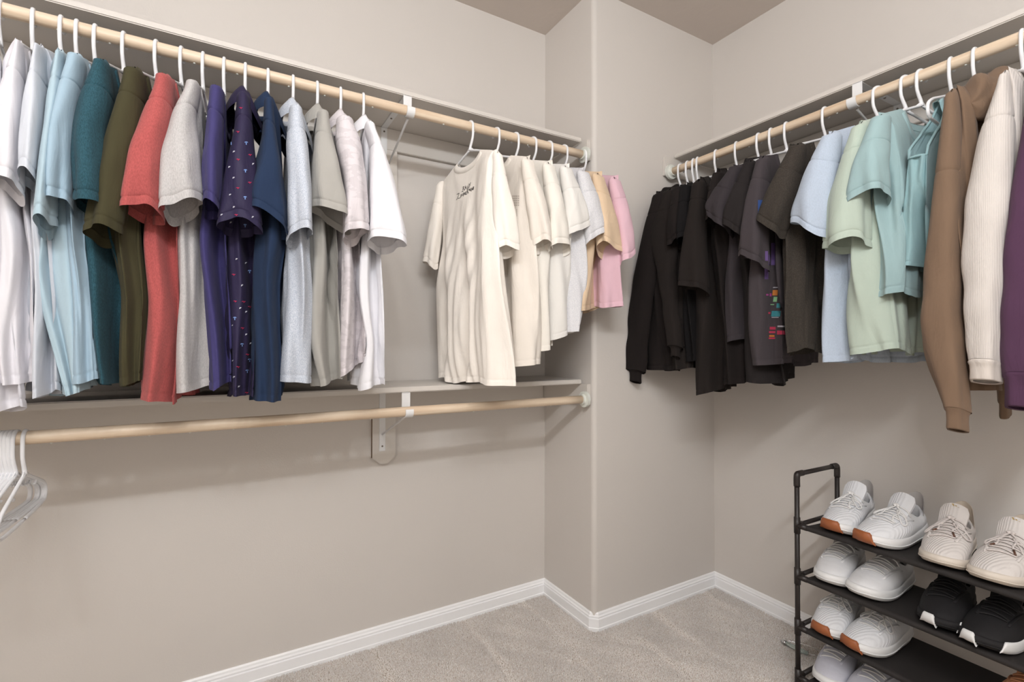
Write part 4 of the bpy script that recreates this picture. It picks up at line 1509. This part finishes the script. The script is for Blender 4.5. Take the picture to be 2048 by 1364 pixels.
    for j in range(12):
        m.add([V[91 + j], V[92 + j], V2[92 + j], V2[91 + j]], [(0, 1, 2, 3)])
    for j in (0, 12):
        for i in range(7):
            m.add([V[i * 13 + j], V[i * 13 + 13 + j], V2[i * 13 + 13 + j], V2[i * 13 + j]], [(0, 1, 2, 3)])
    m.build('heel_tab', st['heel'], r, True)
    for a0, a1, gm, gname, glab in st['guards']:
        # rubber wrapped up the side of the sole between two bearings round the toe
        pp = np.linspace(a0, a1, 20)
        phs = np.concatenate([ph - 2 * PI, ph])
        xs_ = np.interp(pp, phs, np.tile(ox, 2))
        ys_ = np.interp(pp, phs, np.tile(oy, 2))
        cs_ = np.interp(pp, phs, np.tile(oc, 2))
        rows_ = []
        for k, fz in ((.95, -.02), (1.03, .18), (1.065, .5), (1.06, .95), (1.035, 1.15), (1.0, 1.18)):
            e = sstep(0, .14, pp - a0) * sstep(0, .14, a1 - pp)
            x = SL / 2 + (xs_ - SL / 2) * k
            z = spring(x) * (1 - fz) + zt(x) * fz * (.35 + .65 * e) - .0008
            rows_.append(np.stack([x, ys_ * k + cs_, z], -1))
        Rr = np.array(rows_)
        a_, b_ = Rr.shape[:2]
        ix = np.arange(a_ * b_).reshape(a_, b_)
        g_ = mesh_obj(gname, Rr.reshape(-1, 3), np.stack([ix[:-1, :-1], ix[:-1, 1:], ix[1:, 1:], ix[1:, :-1]], -1).reshape(-1, 4), gm, r)
        g_['label'] = glab
    if st['emblem']:
        # three slanted bars on the tongue
        c = onto(.106, 0, .001)
        for k in range(3):
            x0, y0, h_ = .101, -.007 + .005 * k, .005 + .0035 * k
            P = [onto(x0, y0 + .004, .001), onto(x0, y0 + .0075, .001), onto(x0 - h_, y0 + .0035, .001), onto(x0 - h_, y0, .001)]
            mesh_obj('emblem_bar', P, [(0, 1, 2, 3)], M_gold, tg)
    return r


RUN = dict(upper=M_kn, guards=[(-.62, .34, M_gum, 'toe_guard', 'brown gum rubber toe guard')], thick=1.15)
CHK = dict(upper=M_kc, tongue=M_kc, sole=M_sc, lace=M_lacec, heel=M_heelc, emblem=True, aglet=M_aglet)
LEA = dict(upper=M_lw, tongue=M_lin, bow=False, thick=1.2)
BLK = dict(upper=M_bk, tongue=M_bk, lace=M_laceb, heel=M_bk, bow=False, sole=M_bk, guards=[(-.5, .02, M_sw, 'toe_strip', 'white rubber strip at the toe'), (.5, 1.7, M_sw, 'side_strip', 'white rubber strip along the side')])
GRY = dict(upper=M_gr, tongue=M_gr, bow=False, thick=1.1)
TAN = dict(upper=M_tan, tongue=M_tan, sole=M_tan, bow=False, lace=M_tan, heel=M_tan)
SH = [
    ('white knit sneaker with brown gum toe, left of its pair on the top shelf', 0, 1.752, -1.114, 4, -1, RUN),
    ('white knit sneaker with brown gum toe, right of its pair on the top shelf', 0, 1.735, -1.256, -3, 1, RUN),
    ('chalk white sneaker with small gold bars, left of its pair on the top shelf', 0, 1.742, -1.392, 5, -1, CHK),
    ('chalk white sneaker with small gold bars, at the right edge of the top shelf', 0, 1.735, -1.524, 2, 1, CHK),
    ('plain white leather sneaker, left of its pair on the second shelf', 1, 1.752, -1.085, 6, -1, LEA),
    ('plain white leather sneaker, right of its pair on the second shelf', 1, 1.755, -1.216, 0, 1, LEA),
    ('black sneaker with white sole, left of its pair on the second shelf', 1, 1.752, -1.385, 4, -1, BLK),
    ('black sneaker with white sole, at the right edge of the second shelf', 1, 1.738, -1.508, 0, 1, BLK),
    ('white knit sneaker with brown gum toe, left of its pair on the third shelf', 2, 1.748, -1.08, 5, -1, RUN),
    ('white knit sneaker with brown gum toe, right of its pair on the third shelf', 2, 1.745, -1.21, -2, 1, RUN),
    ('tan shoe on the third shelf, cut by the right edge of the photo', 2, 1.725, -1.565, 0, 1, TAN),
    ('grey white sneaker, left of its pair on the lowest shelf', 3, 1.765, -1.072, 6, -1, GRY),
    ('grey white sneaker, right of its pair on the lowest shelf', 3, 1.755, -1.20, 2, 1, GRY),
]
for lab, t, xt, y, a, sd, stl in SH:
    rz = PI + math.radians(a)
    # toe position given: step back to the heel
    loc = (xt - .014 - 1.06 * SL * math.cos(rz), y - SL * math.sin(rz) * .5, TIER[t] + pr + .0012)
    make_shoe(lab, loc, rz, sd, stl, 1.06)

# ------------------------------------------------------------------ clear clip hanger dropped on the carpet behind the rack
m_clear, nt_, b_ = newmat('clear_plastic')
b_.inputs['Base Color'].default_value = (.82, .93, .88, 1)
b_.inputs['Transmission Weight'].default_value = .75
b_.inputs['Roughness'].default_value = .12
M_chr = plain('chrome', (210, 212, 214), .15, 1.)
cl = empty('clear_clip', (1.9585, -.846, .006))
P0, P1 = np.array([0, 0, .004]), np.array([.006, -.082, .004])
MB().tube([P0, (P0 + P1) / 2, P1], .0075, 12).build('clear_rod', m_clear, cl, True)
MB().tube([P0 + [-.001, .018, 0], P0 + [0, .012, 0], P0 + [0, .004, 0], P0 + [0, -.002, 0]], [.004, .009, .0095, .008], 14).build('chrome_cap', M_chr, cl, True)
MB().tube(smoothpath([P0 + [.012, .01, .003], P0 + [.05, -.05, .003], P0 + [.06, -.1, .003], P1 + [.02, -.03, .003], P1], 6), .0012, 6).build('wire', M_chr, cl, True)
tag(cl, 'small clear plastic rod with chrome end lying on the carpet behind the rack', 'clip')
